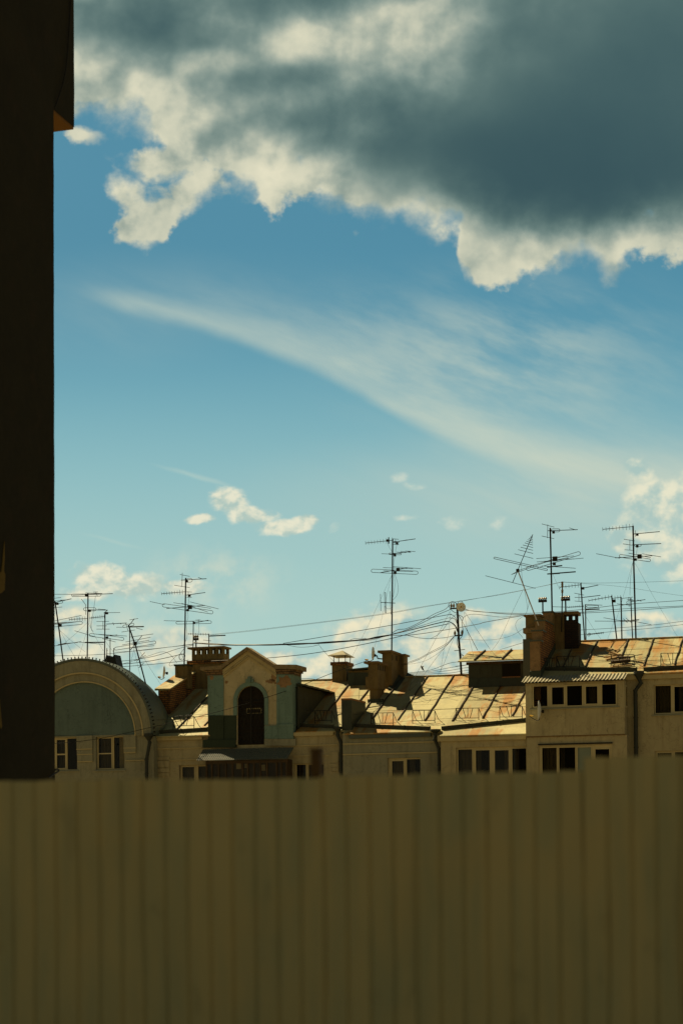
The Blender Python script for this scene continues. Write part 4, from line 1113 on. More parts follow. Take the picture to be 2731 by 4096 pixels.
antenna('tall lone antenna mast on the rear chimney in the middle of the sky', H, vch2 + .9, [(532, 183), (528, 700), (520, 1610)],
        [[('c', 194, 226, 528, 192, 10, 28), ('l', 481, 235, 483, 155, 5), ('k', 467, 195, .05), ('e', 525, 172, 607, 179), ('e', 567, 172, 567, 247), ('b', 530, 216, 818, 174), ('e', 528, 240, 611, 246), ('l', 545, 214, 611, 214, 8), ('e', 690, 190, 716, 185), ('e', 760, 182, 784, 176), ('k', 588, 228, .045)],
         [('l', 485, 361, 640, 366, 9), ('e', 394, 360, 540, 366), ('e', 580, 340, 702, 346), ('e', 630, 329, 762, 345), ('e', 690, 326, 816, 333), ('b', 530, 364, 757, 333), ('k', 560, 380, .05)],
         [('l', 264, 573, 851, 600, 21), ('e', 412, 534, 786, 548), ('e', 415, 574, 788, 584), ('e', 540, 522, 887, 548), ('b', 378, 598, 714, 539), ('k', 600, 557, .07), ('k', 563, 598, .06)],
         [('b', 380, 970, 564, 980, .1), ('e', 379, 864, 385, 1079), ('l', 437, 845, 445, 1102, 7), ('e', 500, 830, 511, 1122)]], .034,
        [((520, 630), (0, 1700), 1.0), ((515, 640), (300, 1560), 1.5)],
        [[(470, 205), (485, 270), (525, 335)], [(590, 235), (572, 300), (570, 345)], [(560, 390), (548, 470), (545, 600)], [(560, 610), (600, 760), (590, 870), (530, 950)], [(550, 620), (560, 740), (545, 860), (528, 930)], [(432, 1000), (450, 1040), (490, 1052), (515, 1040)]])
antenna('tilted silver pole with a cone shaped comb antenna leaning over the stepped wall', G, 1.0, [(388, 405), (437, 535), (540, 805)],
        [[('b', 497, 156, 354, 498, .1)] + [('e', 490 + (367 - 490) * t, 162 + (294 - 162) * t, 497 + 3 * t, 166 + (327 - 166) * t) for t in (0.05, .1, .17, .24, .32, .41, .52, .64, .78, 1.0)],
         [('l', 220, 322, 602, 409, 6), ('k', 390, 412, .06)], [('e', 160, 450, 516, 540)], [('e', 345, 442, 410, 408), ('e', 410, 408, 520, 370)]], .026,
        (), [[(416, 365), (420, 450), (432, 520)], [(437, 540), (458, 590), (470, 640), (460, 690)]], mat='alu')
antenna('upright antenna mast with upward tilted big loop on the brick chimney', G, vcrown + .2, [(621, 113), (628, 400), (635, 720)],
        [[('e', 603, 86, 601, 182), ('e', 561, 81, 651, 104), ('e', 560, 167, 649, 186), ('b', 605, 130, 816, 122), ('l', 628, 127, 690, 127, 11), ('e', 757, 109, 803, 124), ('k', 645, 141, .05)],
         [('l', 452, 404, 835, 288, 13), ('e', 522, 328, 790, 309), ('e', 525, 352, 790, 330), ('e', 345, 442, 640, 335), ('e', 620, 345, 858, 325), ('b', 578, 355, 750, 322), ('k', 655, 330, .1), ('k', 650, 365, .06)],
         [('t', 600, 389, 705, 378), ('e', 560, 380, 803, 397)], [('t', 600, 438, 802, 422), ('e', 620, 440, 690, 436)]], .036,
        [((640, 440), (690, 550), .2)])
antenna('tall right antenna mast with comb array, standing on the ridge', G, VRR, [(1210, 98), (1216, 400), (1231, 915)],
        [[('c', 994, 120, 1210, 100, 10, 17), ('e', 1226, 127, 1226, 172), ('b', 1215, 153, 1400, 136), ('k', 1240, 157)],
         [('e', 1144, 190, 1222, 202), ('e', 1187, 194, 1187, 269), ('e', 1138, 223, 1205, 233), ('e', 1150, 265, 1217, 270), ('b', 1205, 230, 1410, 221), ('l', 1222, 236, 1268, 233, 7), ('k', 1240, 240)],
         [('e', 948, 293, 1116, 326), ('l', 1112, 307, 1334, 342, 10), ('e', 1178, 289, 1337, 322), ('e', 1275, 294, 1410, 316), ('b', 1083, 323, 1347, 308), ('k', 1256, 313, .09), ('k', 1228, 335, .05)]], .036,
        [((1208, 355), (1080, 800), 1), ((1225, 360), (1530, 890), .5)], [[(1240, 245), (1235, 290), (1225, 330)], [(1208, 360), (1192, 470), (1188, 590)]])
antenna('antenna mast with drooping side booms just right of the sooty chimney', G, VRR + 1.5, [(839, 505), (850, 680), (868, 935)],
        [[('c', 688, 533, 842, 514, 8, 14), ('b', 848, 540, 962, 517), ('k', 855, 540)],
         [('e', 793, 574, 862, 588), ('e', 825, 576, 825, 632), ('e', 795, 604, 852, 606), ('e', 795, 630, 842, 634), ('b', 850, 605, 977, 590)]], .03, [((850, 700), (980, 900))])
antenna('shorter antenna mast close beside the drooping boom mast', G, VRR + .6, [(872, 657), (875, 930)],
        [[('c', 745, 675, 860, 667, 9, 9), ('e', 870, 654, 992, 660), ('l', 880, 668, 965, 668, 7), ('t', 874, 692, 970, 687), ('e', 640, 671, 750, 674)], [('c', 885, 870, 1000, 857, 8, 6), ('l', 890, 878, 905, 860, 8)]], .026)
antenna('slightly leaning antenna mast on the ridge left of the tall right mast', G, VRR + .8, [(1058, 595), (1075, 740), (1097, 925)],
        [[('c', 895, 627, 1060, 598, 8, 13), ('k', 1076, 630, .06)], [('e', 938, 773, 1135, 774), ('e', 1000, 749, 1150, 775)]], .03, [((1075, 770), (1030, 900))])
antenna('straight antenna mast midway between leaning mast and tall right mast', G, VRR + 1.0, [(1124, 604), (1128, 760), (1131, 925)],
        [[('c', 1062, 612, 1122, 603, 4, 12), ('e', 1130, 612, 1210, 602), ('e', 1096, 650, 1200, 662), ('b', 1130, 660, 1175, 652)], [('t', 1120, 772, 1215, 772), ('e', 1140, 755, 1170, 785), ('e', 1160, 752, 1200, 785)]], .03)
antenna('thin antenna mast touching the tall right mast on its left side', G, VRR + 1.2, [(1194, 612), (1200, 760), (1208, 925)],
        [[('l', 1165, 642, 1225, 637, 13), ('e', 1180, 602, 1182, 672), ('e', 1165, 617, 1210, 622), ('b', 1195, 635, 1297, 620), ('e', 1240, 622, 1270, 632)], [('e', 1195, 770, 1340, 799), ('e', 1200, 765, 1255, 762), ('b', 1170, 775, 1250, 765)]], .026)

# ---- insulator brackets and stub poles
def bracket(label, cr, v, post, bar, n, ih, r=.035):
    root = thing('insulator_bracket', label, 'bracket', F(cr(*post[1]), v), 'telephone insulator brackets on the chimneys')
    MB().tube([F(cr(*post[0]), v), F(cr(*post[1]), v)], r, 6).build('post', 'iron', root)
    a, b = F(cr(bar[0], bar[1]), v), F(cr(bar[2], bar[3]), v)
    MB().box(a.x, b.x, v - .06, v + .04, a.z - .05, a.z + .05).build('crossarm', 'iron', root)
    h = F(cr(bar[0], bar[1] - ih), v).z - a.z
    for k in range(n):
        uu = a.x + (b.x - a.x) * (k + .5) / n
        MB().lathe((uu, v - .01, a.z + .045), (0, 0, 1), [(0, .02), (h * .2, .02), (h * .25, .05), (h * .6, .055), (h * .8, .035), (h, .02)], 10).build('insulator', 'ceramic', root)
bracket('left insulator bracket on the chimney crown, with nothing leaning on it', G, vcrown + .3, ((568, 628), (569, 722)), (538, 632, 597, 632), 4, 20)
bracket('insulator bracket beside the thin stub pole on the chimney crown', G, vcrown + .35, ((730, 620), (732, 712)), (699, 622, 762, 622), 4, 20)
bracket('insulator bracket on the five flue chimney at left', B, vbig + .3, ((220, 140), (222, 240)), (193, 150, 247, 150), 3, 32)
st = thing('stub_pole', 'thin stub pole with lumpy top in front of the chimney crown', 'pole', F(G(702, 850), vcrown - .15))
MB().tube([F(G(708, 493), vcrown - .15), F(G(706, 640), vcrown - .15), F(G(702, 850), vcrown - .15)], .028, 7).build('pole', 'iron', st)
mb = MB()
for y in (500, 512, 524, 555, 566, 612): mb.lathe(F(G(707, y), vcrown - .15), (0, 0, 1), [(-.05, .03), (0, .055), (.05, .03)], 8)
mb.build('fitting', 'ceramic', st)

# ---- utility pole with dish
vp = VRM
UP = thing('utility_pole', 'slightly leaning black roof pole with cross arms and a tangle of cables', 'pole', F(H(1395, 1910), vp))
MB().tube([F(H(x, y), vp) for x, y in ((1338, 985), (1348, 1150), (1362, 1450), (1380, 1650), (1396, 1930))], .05, 8).build('pole', 'iron', UP)
mb = MB()
for x0, y0, x1, y1, r in ((1252, 1050, 1345, 1044, .035), (1306, 1390, 1407, 1381, .035), (1303, 1578, 1438, 1560, .015), (1320, 1774, 1452, 1757, .015), (1340, 1005, 1370, 1003, .03)):
    MB().tube([F(H(x0, y0), vp - .06), F(H(x1, y1), vp - .06)], r, 5).build('cross_arm', 'iron', UP)
for x, y in ((1267, 1040), (1298, 1038), (1312, 1382), (1402, 1375)):
    p = F(H(x, y), vp - .06); MB().lathe(p, (0, 0, 1), [(0, .015), (.04, .05), (.12, .055), (.17, .03), (.22, .015)], 8).build('insulator', 'ceramic', UP)
mb = MB()
for pts in (((1255, 1052), (1233, 1000), (1270, 962), (1320, 975), (1342, 1010)), ((1348, 1000), (1360, 958), (1395, 955), (1418, 985)), ((1258, 1060), (1300, 1090), (1345, 1110)),
            ((1230, 1208), (1290, 1235), (1330, 1280), (1345, 1340)), ((1250, 1120), (1300, 1140), (1335, 1200), (1345, 1300)), ((1250, 1165), (1310, 1180), (1340, 1240)),
            ((1345, 1120), (1412, 1160), (1400, 1230), (1416, 1330), (1405, 1385), (1370, 1440)), ((1348, 1400), (1338, 1480), (1362, 1560), (1375, 1630), (1420, 1640), (1380, 1610))):
    mb.tube(catmull([F(H(x, y), vp - .1) for x, y in pts], 6), .013, 5)
mb.build('cable_loop', 'cable', UP)

def dish(label, c, axis, R, arm, mount, group='satellite dishes', face='dish', lnb='dish_yellow'):
    axis = Vector(axis).normalized()
    root = thing('satellite_dish', label, 'satellite dish', c, group)
    prof = [(-.06 * R * 2, .08 * R)] + [(-.13 * R * 2 + .26 * R * (k / 6) ** 2, R * k / 6 + .001) for k in range(1, 7)] + [(.27 * R * .5 + .01, R * 1.0), (.0 * R + .02, R * .8), (-.18 * R, R * .4), (-.22 * R, .02)]
    MB().lathe(c, axis, [(-.26 * R + .26 * R * (k / 8) ** 2, R * k / 8 + .004) for k in range(9)] + [(-.26 * R + .26 * R * (k / 8) ** 2 + .012, R * k / 8 + .004) for k in range(8, -1, -1)], 28).build('reflector', face, root, smooth=False)
    MB().tube(catmull(arm, 5), .016, 6).build('arm', 'iron', root)
    p = Vector(arm[-1]); MB().lathe(p - axis * .02, -axis, [(0, .035), (.08, .035), (.11, .022), (.15, .022)], 10).build('receiver', lnb, root)
    MB().tube(mount, .03, 6).box(mount[0].x - .04, mount[0].x + .04, mount[0].y - .04, mount[0].y + .04, mount[0].z - .06, mount[0].z + .06).build('mount', 'iron', root)
    return root
# round dish on pole
cpt = F(H(1390, 1030), vp - .25)
dish('round pale dish with yellow centre near the top of the black roof pole', cpt, (.45, -1, -.05), .205, [cpt + Vector((0, -.02, -.02)), cpt + Vector((.03, -.1, 0)), cpt + Vector((.05, -.15, 0))], [cpt + Vector((-.03, .12, 0)), F(H(1345, 1040), vp)])
c = F(C(630, 296), vch2 - .3)
dish('dish seen edge on between the two plastered chimneys', c, (-1, -.12, .05), .30, [c + Vector((.02, 0, -.28)), F(C(590, 378), vch2 - .35), F(C(545, 362), vch2 - .35)], [F(C(650, 318), vch2 - .3), F(C(672, 322), vch2 - .2), F(C(680, 350), vch2 - .1), F(C(728, 355), vch2 + .05)])
c = F(D(1106, 1380), vb - .45)
dish('dish seen edge on fixed to the balcony wall under its first pane', c, (-1, -.12, .04), .40, [c + Vector((.05, 0, -.36)), F(D(1085, 1510), vb - .42), F(D(1010, 1470), vb - .42), F(D(988, 1452), vb - .42)], [F(D(1160, 1400), vb - .1), F(D(1125, 1400), vb - .4), F(D(1115, 1390), vb - .45)])
mb = MB(); q = rect(D, 1158, 1450, 1198, 1495, vb); 
c = F(A(1020, 868), v0 + 1.5)
dish('dish on the skyline beside the brick fire wall at left', c, (-1, -.35, .1), .30, [c + Vector((.05, 0, -.26)), F(A(1000, 935), v0 + 1.4), F(A(966, 913), v0 + 1.35)], [F(A(1050, 880), v0 + 1.6), F(A(1035, 878), v0 + 1.5)])
mount = MB().tube([F(A(1050, 880), v0 + 1.6), F(A(1090, 905), v0 + 1.8)], .03, 6)

# ---- planks lying on the right roof
def plank(label, p0, p1, th, wd, m, vv=None):
    a, b = RR.at(E(*p0)), RR.at(E(*p1))
    lift = vv or .05
    a = a + Vector((0, 0, lift)); b = b + Vector((0, 0, lift))
    d = (b - a).normalized(); s = Vector((0, .9, .43)).normalized(); s = (s - d * s.dot(d)).normalized(); nn = d.cross(s).normalized()
    if nn.z < 0: nn = -nn
    vs = []
    for q, w2 in ((a, wd), (b, wd * .85)):
        for ss in (-.5, .5): vs += [q + s * (w2 * ss), q + s * (w2 * ss) + nn * th]
    mb = MB().add(vs, [(0, 1, 3, 2), (4, 6, 7, 5), (0, 4, 5, 1), (2, 3, 7, 6), (1, 5, 7, 3), (0, 2, 6, 4)])
    return tag(mb.build('plank', m, None), label, 'plank', 'planks left on the right roof')
plank('lowest thin pale plank under the plank pile', (680, 848), (925, 832), .05, .10, 'plank', .03)
plank('darkest thick plank lying level near the bottom of the plank pile', (668, 818), (908, 795), .13, .16, 'plank_dark', .07)
plank('short dark board on top of the darkest plank', (735, 790), (905, 788), .05, .10, 'plank_dark', .22)
plank('plank sticking out farthest left in the plank pile', (570, 758), (735, 752), .06, .10, 'plank', .12)
plank('second plank from the left end, just below the farthest sticking out one', (600, 792), (768, 758), .07, .11, 'plank', .12)
plank('long pale plank lying diagonally across the top of the pile', (615, 712), (800, 785), .06, .11, 'plank', .26)
plank('shorter diagonal plank crossing under the long pale one', (640, 735), (850, 788), .06, .10, 'plank', .18)
plank('stubby plank pointing up and right at the upper end of the pile', (700, 742), (770, 705), .07, .12, 'plank', .22)
plank('splintered thin lath slanting at the upper left of the pile', (630, 702), (728, 738), .035, .06, 'plank', .32)

# ---- bird
bp = F(H(905, 1800), 9)
mb = MB().lathe(bp, (.5, 0, -.8), [(-.10, .005), (-.06, .03), (0, .045), (.06, .035), (.1, .012), (.14, .02), (.17, .004)], 8)
mb.add([bp + Vector((0, -.03, .03)), bp + Vector((.03, -.16, .10)), bp + Vector((-.03, -.18, .12)), bp + Vector((-.06, -.03, .04))], [(0, 1, 2, 3)])
mb.add([bp + Vector((0, .03, .03)), bp + Vector((.05, .14, .12)), bp + Vector((-.02, .18, .14)), bp + Vector((-.06, .03, .04))], [(0, 1, 2, 3)])
tag(mb.build('bird', 'bird', None, bp), 'small dark bird flying over the ridge between rear chimney and pole', 'bird')

# ================================================================== OVERHEAD CABLES
def cable(label, pts, r=.012, sag=0, name='cable'):
    """pts: (crop, x, y, v)"""
    P = [F(cr(x, y), v) for cr, x, y, v in pts]
    return tag(MB().tube(catmull(P, 10), r, 5).build(name, 'cable', None, P[0]), label, 'cable', 'overhead cables between the roofs')
vq = VRM - .1
# thick black bundle
bpts = [(B, 190, 185, vbig + .2), (B, 420, 200, vbig - .3), (B, 640, 212, vbig - .8), (B, 1000, 208, 3.5), (B, 1300, 198, 4), (B, 1568, 186, 4.4), (H, 150, 1441, 5), (H, 330, 1411, 5.4), (H, 522, 1376, vch2 + .9)]
root = thing('cable_bundle', 'thick black bundle of cables sagging over the gable to the lone antenna mast', 'cable', F(B(190, 185), vbig + .2), 'overhead cables between the roofs')
for k in range(5):
    rr = random.Random(k); P = [F(cr(x, y + (rr.uniform(-7, 7) if 0 < i < 8 else 0)), v + rr.uniform(-.05, .05)) for i, (cr, x, y, v) in enumerate(bpts)]
    MB().tube(catmull(P, 8), (.03, .022, .018, .012, .009)[k], 6).build('strand', 'cable', root)
mb = MB()
for P in (((B, 1150, 205), (B, 1280, 230), (B, 1400, 228), (B, 1500, 208)), ((H, 0, 1440), (H, 60, 1425), (H, 130, 1428), (H, 200, 1420)), ((H, 120, 1450), (H, 230, 1448), (H, 340, 1425), (H, 420, 1400))):
    mb.tube(catmull([F(cr(x, y), 4.6) for cr, x, y in P], 8), .009, 5)
mb.build('slack_loop', 'cable', root)
cable('upper single cable leaving the thick bundle and rising to the black roof pole', [(B, 1130, 192, 3.7), (B, 1568, 120, 4.4), (H, 520, 1256, 5.5), (H, 1000, 1166, 6.2), (H, 1270, 1118, vq)], .013)
cable('lower single cable passing below the bundle from gable to roof pole', [(B, 300, 380, 6), (B, 1000, 342, 4), (B, 1568, 276, 4.6), (H, 530, 1420, 5.6), (H, 900, 1312, 6.2), (H, 1240, 1238, vq)], .015)
cable('cable curving up steeply from the lone mast to the top arm of the roof pole', [(H, 522, 1370, vch2 + .9), (H, 700, 1318, 5.9), (H, 960, 1200, 6.3), (H, 1060, 1142, 6.4), (H, 1255, 1060, vq)], .013)
cable('kinked cable with a small hump right of the lone mast', [(H, 530, 1352, vch2 + .9), (H, 600, 1312, 5.9), (H, 700, 1300, 6), (H, 850, 1232, 6.2), (H, 1050, 1118, 6.4), (H, 1180, 1062, vq), (H, 1250, 1002, vq)], .012)
cable('thick cable arching over and down into the middle of the roof pole', [(H, 524, 1372, vch2 + .9), (H, 860, 1292, 6.1), (H, 1080, 1236, 6.4), (H, 1225, 1211, vq), (H, 1310, 1262, vq), (H, 1345, 1340, vq)], .02)
cable('thin cable between the two arching cables left of the roof pole', [(H, 526, 1368, vch2 + .9), (H, 800, 1290, 6.1), (H, 1100, 1200, 6.4), (H, 1250, 1163, vq)], .009)
cable('straight cable from the lone mast passing behind the roof pole to the stepped wall', [(H, 522, 1383, vch2 + .95), (H, 720, 1382, 6.2), (H, 1000, 1348, 6.5), (H, 1568, 1250, 5), (D, 450, 275, 3.4), (D, 915, 194, 2)], .013)
cable('slack cable hanging in a belly between lone mast and lower arm of the pole', [(H, 700, 1380, 6), (H, 850, 1414, 6.2), (H, 1000, 1425, 6.4), (H, 1180, 1414, 6.6), (H, 1300, 1390, vq)], .010)
cable('drooping cable from upper pole loops down to the slack belly cable', [(H, 1010, 1424, 6.4), (H, 1100, 1375, 6.5), (H, 1180, 1290, 6.6), (H, 1250, 1190, 6.7), (H, 1330, 1120, vq)], .008)
cable('thin twin line high over the gable, lower wire', [(B, 372, 106, VRM + 1), (B, 900, 52, 7), (H, 0, 1178, 7), (H, 520, 1105, 7), (H, 950, 1026, 7), (H, 1240, 978, 7), (G, 0, 630, 7), (G, 430, 552, 7), (G, 700, 497, vcrown)], .006)
cable('thin twin line high over the gable, upper wire', [(B, 365, 100, VRM + 1), (B, 900, 44, 7.1), (H, 0, 1170, 7.1), (H, 520, 1096, 7.1), (H, 950, 1018, 7.1), (H, 1568, 924, 7.1), (G, 300, 580, 7.1), (G, 640, 508, vcrown), (G, 710, 492, vcrown)], .006)
cable('cable from the lower pole arm down to the rear chimney, upper strand', [(H, 1302, 1396, vq), (H, 1200, 1490, 6.4), (H, 980, 1608, 6), (H, 850, 1678, 5.8), (H, 650, 1748, vch2 + 1.2)], .009)
cable('cable from the lower pole arm down to the rear chimney, lower strand', [(H, 1304, 1398, vq), (H, 1190, 1515, 6.4), (H, 980, 1622, 6), (H, 850, 1692, 5.8), (H, 660, 1758, vch2 + 1.2)], .009)
cable('loosest thin cable bowing from the pole arm to the rear chimney', [(H, 1300, 1408, vq), (H, 1160, 1560, 6.4), (H, 1010, 1668, 6), (H, 880, 1722, 5.8), (H, 670, 1756, vch2 + 1.2)], .006)
cable('steep guy line from the pole top to the chain on the roof, left one', [(H, 1248, 1085, vq), (H, 1060, 1450, 5.5), (H, 820, 1890, 4.2), (C, 1030, 610, 3.8), (C, 1000, 690, vM(C(1000, 690)))], .006, name='guy_line')
cable('steep guy line from the lower pole arm to the chain on the roof', [(H, 1300, 1400, vq), (H, 1100, 1640, 5.6), (H, 880, 1940, 4.4), (C, 1085, 620, 4), (C, 1010, 690, vM(C(1010, 690)))], .006, name='guy_line')
cable('faint wire falling almost straight from the pole top arm to the ridge', [(H, 1252, 1085, vq), (H, 1235, 1350, 6.5), (H, 1175, 1560, 6.5), (H, 1130, 1870, VRM)], .005)
cable('faint wire falling in a slant from the lower pole arm to the ridge', [(H, 1300, 1412, vq), (H, 1240, 1560, 6.5), (H, 1165, 1760, 6.5), (H, 1090, 1890, VRM)], .005)
cable('taut guy rope from the roof pole down to the hatch dormer ridge', [(D, 100, 180, vq), (D, 220, 400, 5.8), (D, 342, 630, vr_h)], .012, name='guy_line')
cable('long thin guy from the dish to the hatch dormer roof', [(D, 178, 148, vq), (D, 320, 355, 5.8), (D, 500, 622, vr_h)], .006, name='guy_line')
cable('faint wire from the dish straight down to the left end of hatch roof', [(D, 172, 150, vq), (D, 220, 400, 6), (D, 290, 700, ph.at(D(290, 700)).y)], .005)
cable('cable sweeping from the dish to the plastered chimney, topmost', [(D, 180, 112, vq), (D, 300, 142, 5.5), (D, 600, 160, 4), (D, 1000, 166, 3.2), (D, 1560, 128, vcrown), (E, 800, 60, 6), (E, 1568, 5, 7), (E, 1800, -8, 7.4)], .011)
cable('cable sweeping from the dish to the plastered chimney, middle', [(D, 178, 126, vq), (D, 420, 150, 5), (D, 700, 176, 3.6), (D, 925, 183, 1.9)], .012)
cable('cable sweeping from the dish to the plastered chimney, sagging lowest', [(D, 150, 250, vq), (D, 190, 200, 6), (D, 300, 178, 5.4), (D, 500, 200, 4.6), (D, 640, 214, 3.8), (D, 760, 205, 3), (D, 915, 184, 1.9)], .009)
cable('thin wire drooping from the pole to the ledge of the plastered chimney', [(D, 120, 490, vq), (D, 250, 498, 6), (D, 420, 503, 5), (D, 600, 490, 4), (D, 780, 440, 3), (D, 912, 362, 1.7), (D, 1100, 260, 1.0)], .006)
cable('faint line crossing steeply from the sky to the hatch dormer roof', [(G, 430, 545, 1.0), (D, 740, 230, 2), (D, 620, 490, 3), (D, 500, 660, ph.at(D(500, 660)).y)], .005)
cable('wire running from the tilted silver pole down to the plastered chimney', [(G, 437, 545, 1.0), (D, 960, 140, 1.1), (D, 830, 270, 1.3), (D, 830, 370, 1.4), (D, 912, 478, 1.58)], .006)
cable('short cable rising to the left side of the stepped wall from hatch ridge', [(D, 625, 622, vr_h), (D, 780, 575, 3), (D, 912, 535, 1.6)], .009)
for k, (ya, yb, lab) in enumerate(((790, 768, 'highest of the low lines seen through the gap left of the hatch dormer'), (848, 812, 'second low line seen left of the hatch dormer'), (882, 845, 'third low line seen left of the hatch dormer, just under the second'), (915, 880, 'fourth low line seen left of the hatch dormer'), (940, 912, 'lowest line skimming the ridge left of the hatch dormer'))):
    cable(lab, [(H, 690, 1860 + k * 12, VRM + 2), (H, 1000, 1820 + k * 16, VRM + 2.5), (D, 0, ya, VRM + 3), (D, 230, yb, VRM + 3.2), (D, 600, yb - 40, VRM + 3.5)], .010)
cable('upper one of the pair of lines leaving the sooty chimney to the right', [(E, 245, 158, vcrown + .3), (E, 800, 112, 7), (E, 1568, 74, 9), (E, 1800, 60, 10)], .011)
cable('lower one of the pair of lines leaving the sooty chimney to the right', [(E, 250, 168, vcrown + .3), (E, 800, 138, 7), (E, 1568, 86, 9), (E, 1800, 74, 10)], .011)
cable('line crossing behind the right masts at half their height, upper', [(E, 120, 385, 9), (E, 700, 352, 9), (E, 1200, 312, 9), (E, 1800, 235, 9)], .009)
cable('line crossing behind the right masts near the ridge, lower', [(E, 120, 450, 9.5), (E, 800, 385, 9.5), (E, 1200, 350, 9.5), (E, 1800, 280, 9.5)], .009)
cable('topmost faint line running level to the right edge from the stub pole', [(G, 708, 494, vcrown - .1), (G, 900, 502, 6), (G, 1200, 498, 7), (G, 1568, 486, 8), (G, 1700, 482, 8)], .006)
cable('faint sagging line from stub pole falling toward the right edge', [(G, 712, 496, vcrown - .1), (G, 1100, 525, 7), (G, 1400, 570, 8), (G, 1700, 612, 9)], .005)
cable('front cable crossing the facade from arched house past the door to the edge on dish', [(A, -60, 1520, -1.5), (A, 420, 1470, -1.5), (A, 925, 1360, -1.2), (B, 350, 932, -1), (B, 650, 850, -.8), (B, 935, 764, -.4), (B, 1275, 650, 0.8), (C, 190, 508, 2.5), (C, 560, 376, vch2 - .35)], .012)
cable('faint front wire just above the front cable over the left roof', [(A, 960, 1300, 0.3), (A, 1200, 1285, .2), (B, 0, 955, 0), (B, 340, 930, -.9)], .007)
cable('upper level line from behind the dark building to the five flue chimney', [(A, -60, 727, 3), (A, 450, 712, 4), (A, 900, 664, 5), (A, 1290, 622, vbig)], .010)
cable('lower level line from behind the dark building, rising late to the chimney', [(A, -60, 781, 3), (A, 560, 776, 4), (A, 900, 735, 5), (A, 1150, 660, 5.5), (A, 1290, 628, vbig)], .011)
cable('lowest dark line grazing the arch top from behind the dark building', [(A, -60, 792, 2.6), (A, 300, 790, 3), (A, 620, 798, 4), (A, 900, 770, 5), (A, 1205, 705, vbig - 1)], .014)
cable('line from arch shoulder to the tallest left mast, straight and dark', [(A, 600, 825, 3), (A, 900, 802, 4.4), (A, 1200, 770, vbig - 1.1), (A, 1240, 760, vbig)], .012)
cable('line from the turret rising gently to the five flue chimney', [(A, 580, 692, 3), (A, 800, 678, 4), (A, 1000, 655, 5), (A, 1280, 618, vbig)], .008)
cable('sagging loop of cable between the leaning mast and tallest left mast', [(A, 640, 800, 3), (A, 780, 760, 3.6), (A, 900, 720, 4), (A, 1010, 688, 4.6), (A, 1080, 715, 5), (A, 1140, 790, 5)], .008)
cable('tangled coil of cable at the foot of the tallest left mast', [(A, 1210, 650, vbig - 1.25), (A, 1160, 720, vbig - 1.3), (A, 1165, 760, vbig - 1.3), (A, 1190, 740, vbig - 1.25), (A, 1175, 700, vbig - 1.25), (A, 1160, 735, vbig - 1.3), (A, 1185, 765, vbig - 1.3), (A, 1212, 720, vbig - 1.25), (A, 1150, 715, vbig - 1.3), (A, 1080, 780, vbig - 1.5), (A, 1075, 815, vbig - 1.5), (A, 1120, 800, vbig - 1.3)], .009)
cable('long faint wire over the middle roof from hooded flue to the dormer', [(B, 1560, 192, 4.4), (C, 60, 196, 4.6), (C, 200, 360, 5), (C, 350, 468, VRM - .9)], .007)
cable('low cable lying along the middle ridge left of the hooded flue', [(B, 1290, 565, VRM - .3), (B, 1400, 560, VRM - .3), (B, 1568, 585, VRM - .3), (C, 200, 582, VRM - .2)], .010)

# ================================================================== SKY
W = bpy.data.worlds.new('World'); S.world = W; W.use_nodes = True
W.cycles.sampling_method = 'MANUAL'; W.cycles.sample_map_resolution = 512
nt = W.node_tree; N.nt = nt
bg = nt.nodes['Background']
STR = .10
sunL = Vector((.80, -.45, -1.0)).normalized()        # direction the light travels, terrace frame
sunW = ROT @ sunL
toS = -sunW
elev = math.asin(toS.z); azim = math.atan2(toS.x, toS.y)
sky = N.new('ShaderNodeTexSky'); sky.sky_type = 'NISHITA'; sky.sun_disc = False
sky.sun_elevation = elev; sky.sun_rotation = azim; sky.air_density = 1.0; sky.dust_density = 1.2; sky.ozone_density = 1.0
SKYC = N(sky.outputs[0])
tcw = N.new('ShaderNodeTexCoord'); Dv = N(tcw.outputs['Generated'])
dx, dy, dz = sep(Dv)
dyc = mx(dy, .12)
cr_, sr_ = math.cos(ROLL), math.sin(ROLL)
ax = (dx * cr_ - dz * sr_) / dyc; az = (dx * sr_ + dz * cr_) / dyc
sx = ax * (FPX / 1000) + CX / 1000; sy = HY / 1000 - az * (FPX / 1000)
P = comb3(sx, sy, 0.0)
front = smooth(.62, .84, dy)
def off(v, a): return VM('ADD', v, a)
def blob(Pv, c, r, e0=1.0, e1=0.0):
    q = VM('MULTIPLY', VM('SUBTRACT', Pv, (c[0], c[1], 0)), (1 / r[0], 1 / r[1], 0))
    return smooth(e0, e1, VM('LENGTH', q))
def rblob(Pv, c, r, deg, e0=1.0, e1=0.0):
    n = N.new('ShaderNodeVectorRotate', rotation_type='Z_AXIS'); put(n.inputs['Vector'], VM('SUBTRACT', Pv, (c[0], c[1], 0))); n.inputs['Angle'].default_value = math.radians(deg)
    return smooth(e0, e1, VM('LENGTH', VM('MULTIPLY', N(n.outputs[0]), (1 / r[0], 1 / r[1], 0))))
def warp(Pv, s, amt, detail=4):
    c = VM('SUBTRACT', noise(Pv, s, detail, .55, col=True), (.5, .5, .5))
    return VM('ADD', Pv, VM('MULTIPLY', c, (amt, amt, 0)))
EXPO = 2 ** .9
k = 1 / STR / EXPO
def ccol(r, g, b, s=1.0): return tuple(c * k * s for c in lin(r, g, b))
# clear sky: the atmosphere, paler towards the horizon
hz_ = smooth(1.25, 2.75, sy)
base = mix(1.0, SKYC, tuple(c / EXPO for c in (.62, .80, .66)), 'MULTIPLY')
base = mix(.80, base, mix(smooth(.85, 2.1, sy), ccol(68, 135, 162), ccol(106, 173, 190)))
base = mix(hz_ * .9, base, ccol(180, 210, 200))
